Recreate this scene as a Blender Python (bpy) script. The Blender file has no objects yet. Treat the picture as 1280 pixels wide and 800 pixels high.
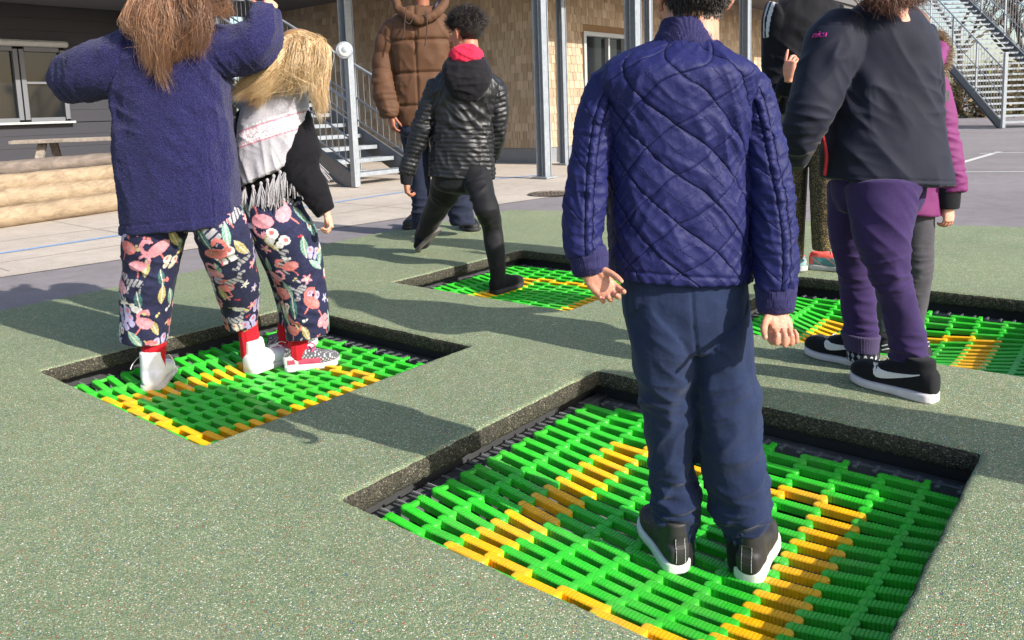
import bpy, bmesh, math, random
import numpy as np
from mathutils import Vector, Matrix
from mathutils.bvhtree import BVHTree

SC = bpy.context.scene
COL = SC.collection
rad = math.radians
rng = np.random.default_rng(7)
random.seed(7)

# ------------------------------------------------------------------ camera
F, CX, CY, PITCH, ROLL, EYE = 985.0, 640.0, 262.0, rad(7.2), rad(1.95), 0.95
_f = np.array([0, math.cos(PITCH), -math.sin(PITCH)])
_r = np.array([1.0, 0, 0]); _u = np.cross(_r, _f)
CR = math.cos(ROLL)*_r - math.sin(ROLL)*_u
CU = math.sin(ROLL)*_r + math.cos(ROLL)*_u
CF = _f
CO = np.array([0, 0, EYE])
cam = bpy.data.objects.new('camera', bpy.data.cameras.new('camera'))
COL.objects.link(cam); SC.camera = cam
cam.data.sensor_fit = 'HORIZONTAL'; cam.data.sensor_width = 36
cam.data.lens = 36*F/1280
cam.data.shift_y = -(400-CY)/1280
cam.data.clip_start = .05; cam.data.clip_end = 600
M = Matrix((CR, CU, -CF)).transposed().to_4x4(); M.translation = Vector(CO)
cam.matrix_world = M

def ray(u, v): return CR*(u-CX)/F - CU*(v-CY)/F + CF
def P(u, v, y):                    # point seen at (u,v) at distance y along +Y
    d = ray(u, v); return CO + d*(y/d[1])
def G(u, v, z=0.0):                # point seen at (u,v) on the level z
    d = ray(u, v); return CO + d*((z-EYE)/d[2])

# ------------------------------------------------------------------ light
SUN_AZ, SUN_EL = rad(-37), rad(28.5)      # direction towards the sun, from +X
sd = np.array([math.cos(SUN_EL)*math.cos(SUN_AZ), math.cos(SUN_EL)*math.sin(SUN_AZ), math.sin(SUN_EL)])
W = bpy.data.worlds.new('World'); SC.world = W; W.use_nodes = True
nt = W.node_tree; bgn = nt.nodes['Background']
sky = nt.nodes.new('ShaderNodeTexSky'); sky.sky_type = 'NISHITA'; sky.sun_disc = False
sky.sun_elevation = SUN_EL; sky.sun_rotation = rad(90)-SUN_AZ
sky.air_density = 1.0; sky.dust_density = 1.6; sky.ozone_density = 1.0
nt.links.new(sky.outputs[0], bgn.inputs[0]); bgn.inputs[1].default_value = .135
sun = bpy.data.objects.new('sun', bpy.data.lights.new('sun', 'SUN')); COL.objects.link(sun)
sun.data.energy = 4.3; sun.data.angle = rad(.5); sun.data.color = (1, .95, .87)
sun.rotation_euler = Vector(sd).to_track_quat('Z', 'Y').to_euler()
SC.view_settings.view_transform = 'Standard'; SC.view_settings.look = 'None'
SC.view_settings.exposure = 0.80; SC.view_settings.gamma = 1
SC.view_settings.use_curve_mapping = False
SC.render.engine = 'CYCLES'
SC.cycles.max_bounces = 6; SC.cycles.diffuse_bounces = 3; SC.cycles.glossy_bounces = 3
SC.cycles.transparent_max_bounces = 6

# ------------------------------------------------------------------ helpers
def tag(o, label, cat, group=None, kind=None):
    if label: o['label'] = label
    if cat: o['category'] = cat
    if group: o['group'] = group
    if kind: o['kind'] = kind
    return o
def empty(name, loc, label, cat, group=None):
    o = bpy.data.objects.new(name, None); COL.objects.link(o)
    o.location = Vector(loc); o.empty_display_size = .1
    return tag(o, label, cat, group)
def rootloc(o):
    v = np.zeros(3)
    while o is not None: v += np.array(o.location); o = o.parent
    return v
def link(name, V, Fc, mat, parent=None, smooth=True, mats=None, midx=None, uv=None, col=None, world=True):
    """one mesh object; V in world space, moved into the parent's space"""
    V = np.asarray(V, float)
    if parent is not None and world: V = V - rootloc(parent)
    me = bpy.data.meshes.new(name)
    if isinstance(Fc, np.ndarray):
        nf, k = Fc.shape; me.vertices.add(len(V)); me.vertices.foreach_set('co', V.astype(np.float32).ravel()); me.loops.add(nf*k); me.loops.foreach_set('vertex_index', Fc.astype(np.int32).ravel())
        me.polygons.add(nf); me.polygons.foreach_set('loop_start', np.arange(0, nf*k, k, dtype=np.int32)); me.update(calc_edges=True); me.validate()
    else: me.from_pydata(V.tolist(), [], Fc)
    for m in (mats or [mat]): me.materials.append(m)
    if midx is not None: me.polygons.foreach_set('material_index', np.asarray(midx, np.int32))
    if uv is not None:
        at = me.attributes.new('pat', 'FLOAT_VECTOR', 'POINT'); at.data.foreach_set('vector', np.asarray(uv, np.float32).ravel())
    if col is not None:
        at = me.color_attributes.new('Col', 'FLOAT_COLOR', 'POINT')
        c = np.ones((len(V), 4), np.float32); c[:, :3] = col; at.data.foreach_set('color', c.ravel())
    if smooth: me.polygons.foreach_set('use_smooth', np.ones(len(me.polygons), bool))
    me.update()
    o = bpy.data.objects.new(name, me); COL.objects.link(o)
    if parent is not None: o.parent = parent
    return o
def cp(o, parent=None, loc=None):
    c = o.copy(); COL.objects.link(c)
    if parent is not None: c.parent = parent
    if loc is not None: c.location = Vector(loc)
    return c

class MB:
    """collects pieces into one mesh"""
    def __init__(s): s.V = []; s.F = []; s.m = []; s.c = []; s.n = 0
    def add(s, V, Fc, mi=0, col=None):
        V = np.asarray(V, float)
        s.V.append(V); s.F += [[i+s.n for i in f] for f in Fc]; s.m += [mi]*len(Fc)
        s.c.append(np.tile(np.asarray(col if col is not None else (1, 1, 1), float), (len(V), 1)) if np.ndim(col) < 2 else np.asarray(col))
        s.n += len(V); return s
    def box(s, c, hx, hy, hz, X=(1, 0, 0), Y=(0, 1, 0), Z=(0, 0, 1), mi=0, col=None, bev=0.0):
        X, Y, Z = (np.asarray(q, float) for q in (X, Y, Z)); c = np.asarray(c, float)
        if bev <= 0:
            V = [c+X*hx*i+Y*hy*j+Z*hz*k for i in (-1, 1) for j in (-1, 1) for k in (-1, 1)]
            Fc = [(0, 1, 3, 2), (4, 6, 7, 5), (0, 4, 5, 1), (2, 3, 7, 6), (0, 2, 6, 4), (1, 5, 7, 3)]
            return s.add(V, Fc, mi, col)
        b = min(bev, hx*.9, hy*.9, hz*.9)
        bm = bmesh.new(); bmesh.ops.create_cube(bm, size=2)
        for v in bm.verts: v.co = Vector((v.co.x*hx, v.co.y*hy, v.co.z*hz))
        bmesh.ops.bevel(bm, geom=bm.edges[:], offset=b, segments=2, affect='EDGES', profile=.5)
        bm.verts.ensure_lookup_table()
        V = [c+X*v.co.x+Y*v.co.y+Z*v.co.z for v in bm.verts]
        Fc = [[v.index for v in f.verts] for f in bm.faces]; bm.free()
        return s.add(V, Fc, mi, col)
    def bar(s, p, q, w, h, up=(0, 0, 1), mi=0, col=None, bev=0.0):
        p = np.asarray(p, float); q = np.asarray(q, float); d = q-p; L = np.linalg.norm(d); d /= L
        up = np.asarray(up, float); x = np.cross(d, up); x /= np.linalg.norm(x); z = np.cross(x, d)
        return s.box((p+q)/2, w/2, L/2, h/2, x, d, z, mi, col, bev)
    def rod(s, pts, r, n=8, mi=0, col=None):
        V, Fc, uv = tube(np.asarray(pts, float), r, n, step=None); return s.add(V, Fc, mi, col)
    def build(s, name, mat, parent=None, smooth=False, mats=None, usecol=False):
        return link(name, np.vstack(s.V), s.F, mat, parent, smooth, mats, s.m if mats else None, col=np.vstack(s.c) if usecol else None)

# --- noise
_perm = np.random.default_rng(3).permutation(256); _perm = np.concatenate([_perm, _perm])
_g3 = np.random.default_rng(4).normal(size=(256, 3)); _g3 /= np.linalg.norm(_g3, axis=1)[:, None]
def pn(p):
    p = np.asarray(p, float); i = np.floor(p).astype(int); f = p-i; i &= 255
    w = f*f*f*(f*(f*6-15)+10); out = np.zeros(len(p))
    for dx in (0, 1):
        for dy in (0, 1):
            for dz in (0, 1):
                h = _perm[_perm[_perm[(i[:, 0]+dx) & 255]+((i[:, 1]+dy) & 255)]+((i[:, 2]+dz) & 255)]
                d = ((f-np.array([dx, dy, dz]))*_g3[h]).sum(1)
                out += d*(w[:, 0] if dx else 1-w[:, 0])*(w[:, 1] if dy else 1-w[:, 1])*(w[:, 2] if dz else 1-w[:, 2])
    return out*1.5
def fbm(p, o=3):
    p = np.asarray(p, float); return sum(pn(p*2**k+11.3*k)*.5**k for k in range(o))
def ridge(p):
    n = 1-np.abs(pn(p))*1.6; return np.clip(n, -.2, 1)**2
def n3(*a): return np.stack([np.asarray(q, float)*np.ones(np.shape(a[0])) for q in a], 1)
def sst(a, b, x): t = np.clip((x-a)/(b-a), 0, 1); return t*t*(3-2*t)

# --- lofts
def crom(A, n):
    A = np.asarray(A, float); k = len(A); B = np.vstack([2*A[0]-A[1], A, 2*A[-1]-A[-2]])
    t = np.linspace(0, k-1, n); i = np.minimum(t.astype(int), k-2); f = (t-i)[:, None]
    p0, p1, p2, p3 = B[i], B[i+1], B[i+2], B[i+3]
    return .5*(2*p1+(p2-p0)*f+(2*p0-5*p1+4*p2-p3)*f*f+(3*p1-p0-3*p2+p3)*f**3)
def loft(rings, n=40, step=.012, ex=2.0, caps=(.3, .3)):
    """rings: (centre, X, Y) ; angle 0 lies on the -Y side of the ring (towards the camera)"""
    A = np.array([np.concatenate(r) for r in rings], float)
    if step:
        L = np.linalg.norm(np.diff(A[:, :3], axis=0), axis=1).sum(); m = max(int(L/step), len(A), 3)
        A = crom(A, m)
    C, X, Y = A[:, :3], A[:, 3:6], A[:, 6:9]
    T = np.gradient(C, axis=0); T /= np.linalg.norm(T, axis=1)[:, None]+1e-9
    rr = [(C[i], X[i], Y[i]) for i in range(len(C))]
    def dome(i, sgn, k):
        out = []; r = min(np.linalg.norm(X[i]), np.linalg.norm(Y[i]))
        for a in (30, 60, 80):
            a = rad(a); out.append((C[i]+sgn*T[i]*r*k*math.sin(a), X[i]*math.cos(a), Y[i]*math.cos(a)))
        return out
    rr = dome(0, -1, caps[0])[::-1]+rr+dome(-1, 1, caps[1])
    th = np.linspace(-math.pi, math.pi, n, endpoint=False)
    cx = np.sign(np.sin(th))*np.abs(np.sin(th))**(2/ex); cy = -np.sign(np.cos(th))*np.abs(np.cos(th))**(2/ex)
    V = []; UV = []; v = 0; prev = None
    mr = np.mean([np.linalg.norm(x) for x in X])
    for c, x, y in rr:
        V.append(c+np.outer(cx, x)+np.outer(cy, y))
        if prev is not None: v += np.linalg.norm(c-prev)
        prev = c
        UV.append(np.stack([th*mr, np.full(n, v), np.zeros(n)], 1))
    V = np.vstack(V+[rr[0][0][None], rr[-1][0][None]]); UV = np.vstack(UV+[UV[0][:1]*0, UV[-1][:1]*[0, 1, 0]])
    k = len(rr); Fc = []
    for i in range(k-1):
        for j in range(n):
            j2 = (j+1) % n; Fc.append((i*n+j, i*n+j2, (i+1)*n+j2, (i+1)*n+j))
    a, b = k*n, k*n+1
    for j in range(n):
        j2 = (j+1) % n; Fc.append((a, j2, j)); Fc.append((b, (k-1)*n+j, (k-1)*n+j2))
    return V, Fc, UV
def tube(pts, r, n=16, ratio=1.0, step=.012, caps=(.8, .8), hint=(0, 1, 0)):
    pts = np.asarray(pts, float); r = np.ones(len(pts))*np.asarray(r, float)
    T = np.gradient(pts, axis=0); T /= np.linalg.norm(T, axis=1)[:, None]+1e-9
    rings = []; h = np.asarray(hint, float)
    for i in range(len(pts)):
        y = h-T[i]*(h@T[i])
        if np.linalg.norm(y) < .2: y = np.array([1., 0, 0])-T[i]*T[i][0]
        y /= np.linalg.norm(y); x = np.cross(y, T[i])
        rings.append((pts[i], x*r[i], y*r[i]*ratio))
    return loft(rings, n, step, 2.0, caps)
def ell(c, rx, ry, rz, X=(1, 0, 0), Y=(0, 1, 0), Z=(0, 0, 1), n=24, m=14):
    X, Y, Z = (np.asarray(q, float) for q in (X, Y, Z)); c = np.asarray(c, float)
    V = [c+Z*rz]; Fc = []
    for i in range(1, m):
        a = math.pi*i/m
        for j in range(n):
            b = 2*math.pi*j/n; V.append(c+X*rx*math.sin(a)*math.cos(b)+Y*ry*math.sin(a)*math.sin(b)+Z*rz*math.cos(a))
    V.append(c-Z*rz); q = len(V)-1
    for j in range(n):
        Fc.append((0, 1+j, 1+(j+1) % n)); Fc.append((q, 1+(m-2)*n+(j+1) % n, 1+(m-2)*n+j))
        for i in range(m-2):
            a = 1+i*n; Fc.append((a+j, a+n+j, a+n+(j+1) % n, a+(j+1) % n))
    V = np.array(V); return V, Fc, np.zeros((len(V), 3))
def E(rows, y, ex=2.0, n=40, caps=(.3, .3), dflt=1.0, step=.012):
    """loft whose silhouette is given by left and right edge points in the photo, rows (uL,vL,uR,vR[,dy[,ratio]])"""
    rings = []; cs = []; xs = []; rt = []
    for r in rows:
        dy = r[4] if len(r) > 4 else 0; k = r[5] if len(r) > 5 else dflt
        a = P(r[0], r[1], y+dy); b = P(r[2], r[3], y+dy); cs.append((a+b)/2); xs.append((b-a)/2); rt.append(k)
    cs = np.array(cs); T = np.gradient(cs, axis=0)
    for c, x, t, k in zip(cs, xs, T, rt):
        yv = np.cross(t, x); yv /= np.linalg.norm(yv)+1e-9
        if yv[1] < 0: yv = -yv
        rings.append((c, x, yv*np.linalg.norm(x)*k))
    return loft(rings, n, step, ex, caps)

def remesh(parts, vox, smooth=4, sfac=.5):
    """voxel union of closed pieces, smoothed; returns V,F,normals,uv,part index"""
    V = np.vstack([p[0] for p in parts]); Fc = []; o = 0; pid = []
    for k, p in enumerate(parts):
        Fc += [tuple(i+o for i in f) for f in p[1]]; o += len(p[0]); pid += [k]*len(p[1])
    UV = np.vstack([p[2] for p in parts])
    me = bpy.data.meshes.new('tmp'); me.from_pydata(V.tolist(), [], Fc)
    ob = bpy.data.objects.new('tmp', me); COL.objects.link(ob)
    bm = bmesh.new(); bm.from_mesh(me); bmesh.ops.recalc_face_normals(bm, faces=bm.faces[:]); bm.to_mesh(me); bm.free()
    m = ob.modifiers.new('r', 'REMESH'); m.mode = 'VOXEL'; m.voxel_size = vox; m.adaptivity = 0
    if smooth:
        s = ob.modifiers.new('s', 'SMOOTH'); s.factor = sfac; s.iterations = smooth
    dg = bpy.context.evaluated_depsgraph_get(); dg.update()
    e = ob.evaluated_get(dg); m2 = e.to_mesh()
    nv = len(m2.vertices); V2 = np.empty(nv*3); m2.vertices.foreach_get('co', V2); V2 = V2.reshape(-1, 3)
    F2 = np.array([p.vertices[:] for p in m2.polygons if len(p.vertices) == 4], int)
    e.to_mesh_clear(); bpy.data.objects.remove(ob); bpy.data.meshes.remove(me)
    tri = []; tp = []
    for f, k in zip(Fc, pid):
        tri.append(f[:3]); tp.append(k)
        if len(f) == 4: tri.append((f[0], f[2], f[3])); tp.append(k)
    tri = np.array(tri); tp = np.array(tp)
    bv = BVHTree.FromPolygons([tuple(v) for v in V], tri.tolist())
    idx = np.empty(nv, int); loc = np.empty((nv, 3))
    for i, v in enumerate(V2):
        l, nn, k, d = bv.find_nearest(v); idx[i] = k; loc[i] = l
    a, b, c = V[tri[idx, 0]], V[tri[idx, 1]], V[tri[idx, 2]]
    v0, v1, v2 = b-a, c-a, loc-a
    d00 = (v0*v0).sum(1); d01 = (v0*v1).sum(1); d11 = (v1*v1).sum(1); d20 = (v2*v0).sum(1); d21 = (v2*v1).sum(1)
    den = d00*d11-d01*d01+1e-20; bb = (d11*d20-d01*d21)/den; cc = (d00*d21-d01*d20)/den
    uv = UV[tri[idx, 0]]*(1-bb-cc)[:, None]+UV[tri[idx, 1]]*bb[:, None]+UV[tri[idx, 2]]*cc[:, None]
    return V2, F2, normals(V2, F2), uv, tp[idx]
def normals(V, Fc):
    N = np.zeros_like(V); n = np.cross(V[Fc[:, 2]]-V[Fc[:, 0]], V[Fc[:, 3]]-V[Fc[:, 1]])
    for k in range(4): np.add.at(N, Fc[:, k], n)
    return N/(np.linalg.norm(N, axis=1)[:, None]+1e-12)
def garment(name, parts, mat, parent, vox=.005, smooth=4, disp=None, color=None, pat=None):
    V, Fc, N, uv, pid = remesh(parts, vox, smooth)
    if disp is not None: V = V+N*disp(V, N, uv, pid)[:, None]
    col = color(V, N, uv, pid) if color is not None else None
    return link(name, V, Fc, mat, parent, True, uv=pat(uv, pid) if pat else uv, col=col)
def crease(V, spots):
    """cloth folds bunched round points: (point, radius, amplitude, wavelength, direction)"""
    d = np.zeros(len(V))
    for p, r, a, wl, dr in spots:
        q = V-np.asarray(p); m = np.exp(-((q/r)**2).sum(1)); dr = np.asarray(dr, float); dr /= np.linalg.norm(dr)
        s = q@dr; o = q-np.outer(s, dr)
        x = n3(s/wl, o[:, 0]/wl*.22+p[0]*9, (o[:, 1]+o[:, 2])/wl*.22+3.1)
        d += a*m*(ridge(x)-.45)
    return d

# ------------------------------------------------------------------ materials
def lin(r, g, b):
    f = lambda c: ((c/255+.055)/1.055)**2.4 if c > 10 else c/255/12.92
    return (f(r), f(g), f(b))
class NT:
    def __init__(s, name, rough=.8, color=(.5, .5, .5), spec=.5, metal=0.0):
        s.m = bpy.data.materials.new(name); s.m.use_nodes = True; s.t = s.m.node_tree
        s.b = s.t.nodes['Principled BSDF']; s.set('Base Color', (*color, 1)); s.set('Roughness', rough)
        s.set('Specular IOR Level', spec); s.set('Metallic', metal)
    def set(s, k, v):
        if isinstance(v, bpy.types.NodeSocket): s.t.links.new(v, s.b.inputs[k])
        else: s.b.inputs[k].default_value = v
        return s
    def n(s, ty, **kw):
        nd = s.t.nodes.new(ty); ins = kw.pop('ins', {})
        for k, v in kw.items(): setattr(nd, k, v)
        for k, v in ins.items():
            if isinstance(v, bpy.types.NodeSocket): s.t.links.new(v, nd.inputs[k])
            else: nd.inputs[k].default_value = v
        return nd
    def attr(s, name): return s.n('ShaderNodeAttribute', attribute_name=name)
    def obj(s): return s.n('ShaderNodeTexCoord').outputs['Object']
    def geo(s): return s.n('ShaderNodeNewGeometry').outputs['Position']
    def noise(s, vec, sc, det=3, rough=.55, dist=0): return s.n('ShaderNodeTexNoise', ins={'Vector': vec, 'Scale': sc, 'Detail': det, 'Roughness': rough, 'Distortion': dist})
    def vor(s, vec, sc, feature='F1'): return s.n('ShaderNodeTexVoronoi', feature=feature, ins={'Vector': vec, 'Scale': sc})
    def ramp(s, fac, stops, interp='LINEAR'):
        nd = s.n('ShaderNodeValToRGB', ins={'Fac': fac}); r = nd.color_ramp; r.interpolation = interp
        while len(r.elements) < len(stops): r.elements.new(.5)
        for e, (p, c) in zip(r.elements, stops): e.position = p; e.color = (*c, 1) if len(c) == 3 else c
        return nd.outputs[0]
    def mix(s, fac, a, b, mode='MIX'):
        nd = s.n('ShaderNodeMix', data_type='RGBA', blend_type=mode)
        for k, v in ((0, fac), (6, a), (7, b)):
            if isinstance(v, bpy.types.NodeSocket): s.t.links.new(v, nd.inputs[k])
            else: nd.inputs[k].default_value = (*v, 1) if k and len(v) == 3 else v
        return nd.outputs[2]
    def math(s, op, a, b=0.0):
        nd = s.n('ShaderNodeMath', operation=op)
        for k, v in ((0, a), (1, b)):
            if isinstance(v, bpy.types.NodeSocket): s.t.links.new(v, nd.inputs[k])
            else: nd.inputs[k].default_value = v
        return nd.outputs[0]
    def bump(s, h, dist, strength=1.0, chain=None):
        ins = {'Height': h, 'Distance': dist, 'Strength': strength}
        if chain is not None: ins['Normal'] = chain
        nd = s.n('ShaderNodeBump', ins=ins); s.set('Normal', nd.outputs[0]); return nd.outputs[0]
def fabric(name, color, rough=.9, sheen=.0, weave=900, depth=.0006, var=.25, nsc=220, spec=.15, usecol=False, bigbump=0.0):
    t = NT(name, rough, color, spec); p = t.obj()
    n = t.noise(p, nsc, 4, .7); n2 = t.noise(p, 9, 3)
    base = t.attr('Col').outputs['Color'] if usecol else (*color, 1)
    c = t.mix(1.0, base, t.ramp(n.outputs[0], [(.25, (1-var,)*3), (.75, (1+var*.6,)*3)]), 'MULTIPLY')
    c = t.mix(1.0, c, t.ramp(n2.outputs[0], [(.3, (.9,)*3), (.7, (1.08,)*3)]), 'MULTIPLY')
    t.set('Base Color', c)
    b = t.bump(t.noise(p, weave, 2, .7).outputs[0], depth, .8)
    if bigbump: t.bump(t.noise(p, 38, 4, .6, .6).outputs[0], bigbump, .9, b)
    if sheen: t.set('Sheen Weight', sheen).set('Sheen Roughness', .4)
    return t.m
# ------------------------------------------------------------------ setting materials
def m_rubber():
    t = NT('rubber_granulate', .92, (.2, .24, .17), .25); p = t.geo()
    v = t.vor(p, 410); c = t.ramp(t.n('ShaderNodeSeparateColor', ins={0: v.outputs['Color']}).outputs[0],
        [(0, lin(106, 127, 96)), (.22, lin(124, 143, 107)), (.42, lin(138, 153, 117)), (.60, lin(152, 160, 126)), (.72, lin(114, 135, 105)), (.83, lin(182, 176, 145)), (.92, lin(214, 206, 180)),
         (.94, lin(186, 78, 56)), (.962, lin(52, 86, 148)), (.978, lin(248, 244, 232))], 'CONSTANT')
    n = t.noise(p, 1.1, 5, .6); c = t.mix(1.0, c, t.ramp(n.outputs[0], [(.3, (.88, .9, .88)), (.7, (1.12, 1.1, 1.08))]), 'MULTIPLY')
    n2 = t.noise(p, 16, 4, .6); c = t.mix(1.0, c, t.ramp(n2.outputs[0], [(.3, (.9,)*3), (.7, (1.06,)*3)]), 'MULTIPLY')
    n3_ = t.noise(p, 2.6, 6, .68, .5); c = t.mix(t.ramp(n3_.outputs[0], [(.52, (0,)*3), (.72, (.30,)*3)]), c, lin(150, 142, 118)); n4 = t.noise(p, 5.5, 5, .7, .8); c = t.mix(t.ramp(n4.outputs[0], [(.6, (0,)*3), (.75, (.28,)*3)]), c, lin(86, 92, 76))
    gap = t.ramp(v.outputs['Distance'], [(.0, (1,)*3), (.55, (.92,)*3), (.95, (.5,)*3)])
    t.set('Base Color', t.mix(1.0, c, gap, 'MULTIPLY'))
    b = t.bump(t.math('SUBTRACT', 1.0, v.outputs['Distance']), .0022, .7)
    t.bump(t.noise(p, 60, 3).outputs[0], .002, .5, b); return t.m
def m_rubber_under():
    t = NT('rubber_core', .95, (.1, .1, .09), .2); p = t.geo(); v = t.vor(p, 210)
    c = t.ramp(t.n('ShaderNodeSeparateColor', ins={0: v.outputs['Color']}).outputs[0], [(0, lin(72, 70, 62)), (.4, lin(88, 84, 74)), (.75, lin(106, 100, 88)), (.94, lin(140, 132, 116))], 'CONSTANT')
    t.set('Base Color', t.mix(1.0, c, t.ramp(v.outputs['Distance'], [(.0, (1,)*3), (.9, (.3,)*3)]), 'MULTIPLY'))
    t.bump(t.math('SUBTRACT', 1.0, v.outputs['Distance']), .004, 1.0); return t.m
def m_ground(name, a, b, sc, bump, joints=None):
    t = NT(name, .9, a, .3); p = t.geo(); n = t.noise(p, sc, 3, .7); n2 = t.noise(p, .55, 5, .6)
    c = t.ramp(n.outputs[0], [(.3, a), (.7, b)])
    c = t.mix(1.0, c, t.ramp(n2.outputs[0], [(.3, (.84,)*3), (.7, (1.1,)*3)]), 'MULTIPLY')
    c = t.mix(1.0, c, t.ramp(t.noise(p, 7, 4, .6).outputs[0], [(.35, (.92,)*3), (.6, (1.04,)*3)]), 'MULTIPLY')
    t.set('Base Color', c); t.bump(n.outputs[0], bump, .8); return t.m
RUB, RUBU = m_rubber(), m_rubber_under()
ASPH = m_ground('asphalt', lin(112, 106, 108), lin(150, 143, 144), 160, .004)
PAVE = m_ground('paving', lin(172, 160, 148), lin(196, 184, 170), 90, .0015)
EARTH = m_ground('earth', lin(120, 98, 76), lin(150, 126, 98), 12, .02)
def paint(name, c, rough=.6, wear=.35, sc=9, metal=0.0, spec=.5, bump=.0004):
    t = NT(name, rough, c, spec, metal); p = t.geo(); n = t.noise(p, sc, 5, .65); n2 = t.noise(p, sc*14, 3, .6)
    k = t.ramp(n.outputs[0], [(.3, (1-wear*.6,)*3), (.7, (1+wear*.25,)*3)])
    t.set('Base Color', t.mix(1.0, t.mix(1.0, (*c, 1), k, 'MULTIPLY'), t.ramp(n2.outputs[0], [(.3, (.93,)*3), (.7, (1.05,)*3)]), 'MULTIPLY'))
    t.set('Roughness', t.math('ADD', t.math('MULTIPLY', n.outputs[0], .25), rough-.12)); t.bump(n2.outputs[0], bump, .6); return t.m
GALV = paint('galvanised_steel', lin(150, 156, 162), .5, .3, 14, .35)
GALVD = paint('weathered_steel', lin(104, 108, 114), .55, .3, 12, .35)
DARKCLAD = paint('dark_cladding', lin(50, 50, 57), .8, .2, 3)
SILVER = paint('window_aluminium', lin(172, 174, 174), .45, .15, 10, .3)
DARKFRAME = paint('dark_window_frame', lin(96, 98, 104), .55, .15, 10)
BLUEL = paint('blue_line_paint', lin(138, 168, 208), .8, .5, 22)
WHITEL = paint('white_line_paint', lin(206, 204, 198), .8, .4, 22)
SOFFIT = paint('soffit', lin(92, 90, 90), .8, .2, 4)
PLINTH = paint('plinth', lin(126, 128, 132), .75, .25, 5)
LAMPW = paint('lamp_housing', lin(225, 225, 222), .4, .08, 20)
BLACKP = paint('black_rubber_liner', lin(56, 57, 58), .8, .3, 12)
STEELB = paint('pit_frame', lin(118, 121, 123), .5, .4, 20, .4)
CHROME = paint('spring_steel', lin(116, 118, 122), .45, .2, 40, .6)
def m_wood(name, a, b, sc=3, vec=(1, 1, 8)):
    t = NT(name, .85, a, .2); p = t.obj(); mp = t.n('ShaderNodeMapping', ins={'Vector': p, 'Scale': vec})
    n = t.noise(mp.outputs[0], sc, 5, .65, .8); n2 = t.noise(p, 4, 4, .6)
    c = t.ramp(n.outputs[0], [(.28, a), (.7, b)]); c = t.mix(1.0, c, t.ramp(n2.outputs[0], [(.3, (.8,)*3), (.7, (1.12,)*3)]), 'MULTIPLY')
    t.set('Base Color', c); t.bump(n.outputs[0], .004, .6); return t.m
LOGM = m_wood('log_wood', lin(128, 110, 90), lin(166, 147, 121), 2.2, (9, 1, 9))
LOGG = m_wood('weathered_log_wood', lin(92, 82, 75), lin(128, 116, 106), 2.2, (9, 1, 9))
TABLEM = m_wood('table_wood', lin(112, 102, 94), lin(158, 146, 134), 3, (9, 1, 9))
def m_shingle():
    t = NT('cedar_shingle', .85, (.4, .3, .2), .2); p = t.geo(); mp = t.n('ShaderNodeMapping', ins={'Vector': p, 'Scale': (30, 30, 2.5)})
    n = t.noise(mp.outputs[0], 2.0, 5, .7); c = t.mix(1.0, t.attr('Col').outputs['Color'], t.ramp(n.outputs[0], [(.25, (.72,)*3), (.75, (1.15,)*3)]), 'MULTIPLY')
    t.set('Base Color', c); t.bump(n.outputs[0], .003, .5); return t.m
SHING = m_shingle()
def m_glass(name, tint):
    t = NT(name, .08, tint, .3); p = t.geo(); n = t.noise(p, 1.2, 3); t.set('Base Color', t.ramp(n.outputs[0], [(.3, tint), (.7, tuple(c*1.8 for c in tint))])); return t.m
GLASS = m_glass('window_glass', lin(22, 25, 28))

# ------------------------------------------------------------------ plan axes (the pits and the school share them)
A3 = np.array([.636, .772, 0]); B3 = np.array([.772, -.636, 0]); Z3 = np.array([0, 0, 1.])
ORG = np.array([-.45, 1.873, 0])
def AB(a, b, z=0.0): return ORG+A3*a+B3*b+Z3*z
def hitplane(u, v, ax, val):
    d = ray(u, v); n = A3 if ax == 'a' else B3; t = (val-(CO-ORG)@n)/(d@n); q = CO+d*t-ORG
    return q@A3, q@B3, q[2]
PIT, PITB = 1.17, 1.21     # pit size along a and along b
PITS = [np.array([-.45, 1.873, 0]), np.array([-1.87, 3.0, 0]), np.array([-.69, 4.42, 0]), np.array([.80, 3.318, 0])]

def fill_with_holes(outer, holes, z):
    bm = bmesh.new()
    for loop in [outer]+holes:
        vs = [bm.verts.new((p[0], p[1], z)) for p in loop]
        for i in range(len(vs)): bm.edges.new((vs[i], vs[(i+1) % len(vs)]))
    bmesh.ops.triangle_fill(bm, use_beauty=True, use_dissolve=False, edges=bm.edges[:], normal=(0, 0, 1))
    bm.verts.index_update()
    V = np.array([v.co[:] for v in bm.verts]); Fc = [[v.index for v in (f.verts if f.normal.z > 0 else reversed(f.verts))] for f in bm.faces]; bm.free()
    return V, Fc
def pit_ring(L, off, per=.012, rc=.012):
    """square path round a pit, grown outward by off, dense enough for a crumbly edge"""
    pts = []; s = PIT; sb_ = PITB; r = rc+off; cs = [(rc, rc), (s-rc, rc), (s-rc, sb_-rc), (rc, sb_-rc)]
    dirs = [180, 270, 0, 90]; nc = 5; ns = int(s/per)
    for k in range(4):
        for j in range(nc+1):
            an = rad(dirs[k]+90*j/nc); pts.append((cs[k][0]+r*math.cos(an), cs[k][1]+r*math.sin(an)))
        k2 = (k+1) % 4; a0 = pts[-1]; an = rad(dirs[k2]); b0 = (cs[k2][0]+r*math.cos(an), cs[k2][1]+r*math.sin(an))
        for j in range(1, ns): f = j/ns; pts.append((a0[0]*(1-f)+b0[0]*f, a0[1]*(1-f)+b0[1]*f))
    pts = np.array(pts); return L+np.outer(pts[:, 0], A3)+np.outer(pts[:, 1], B3)
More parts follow.
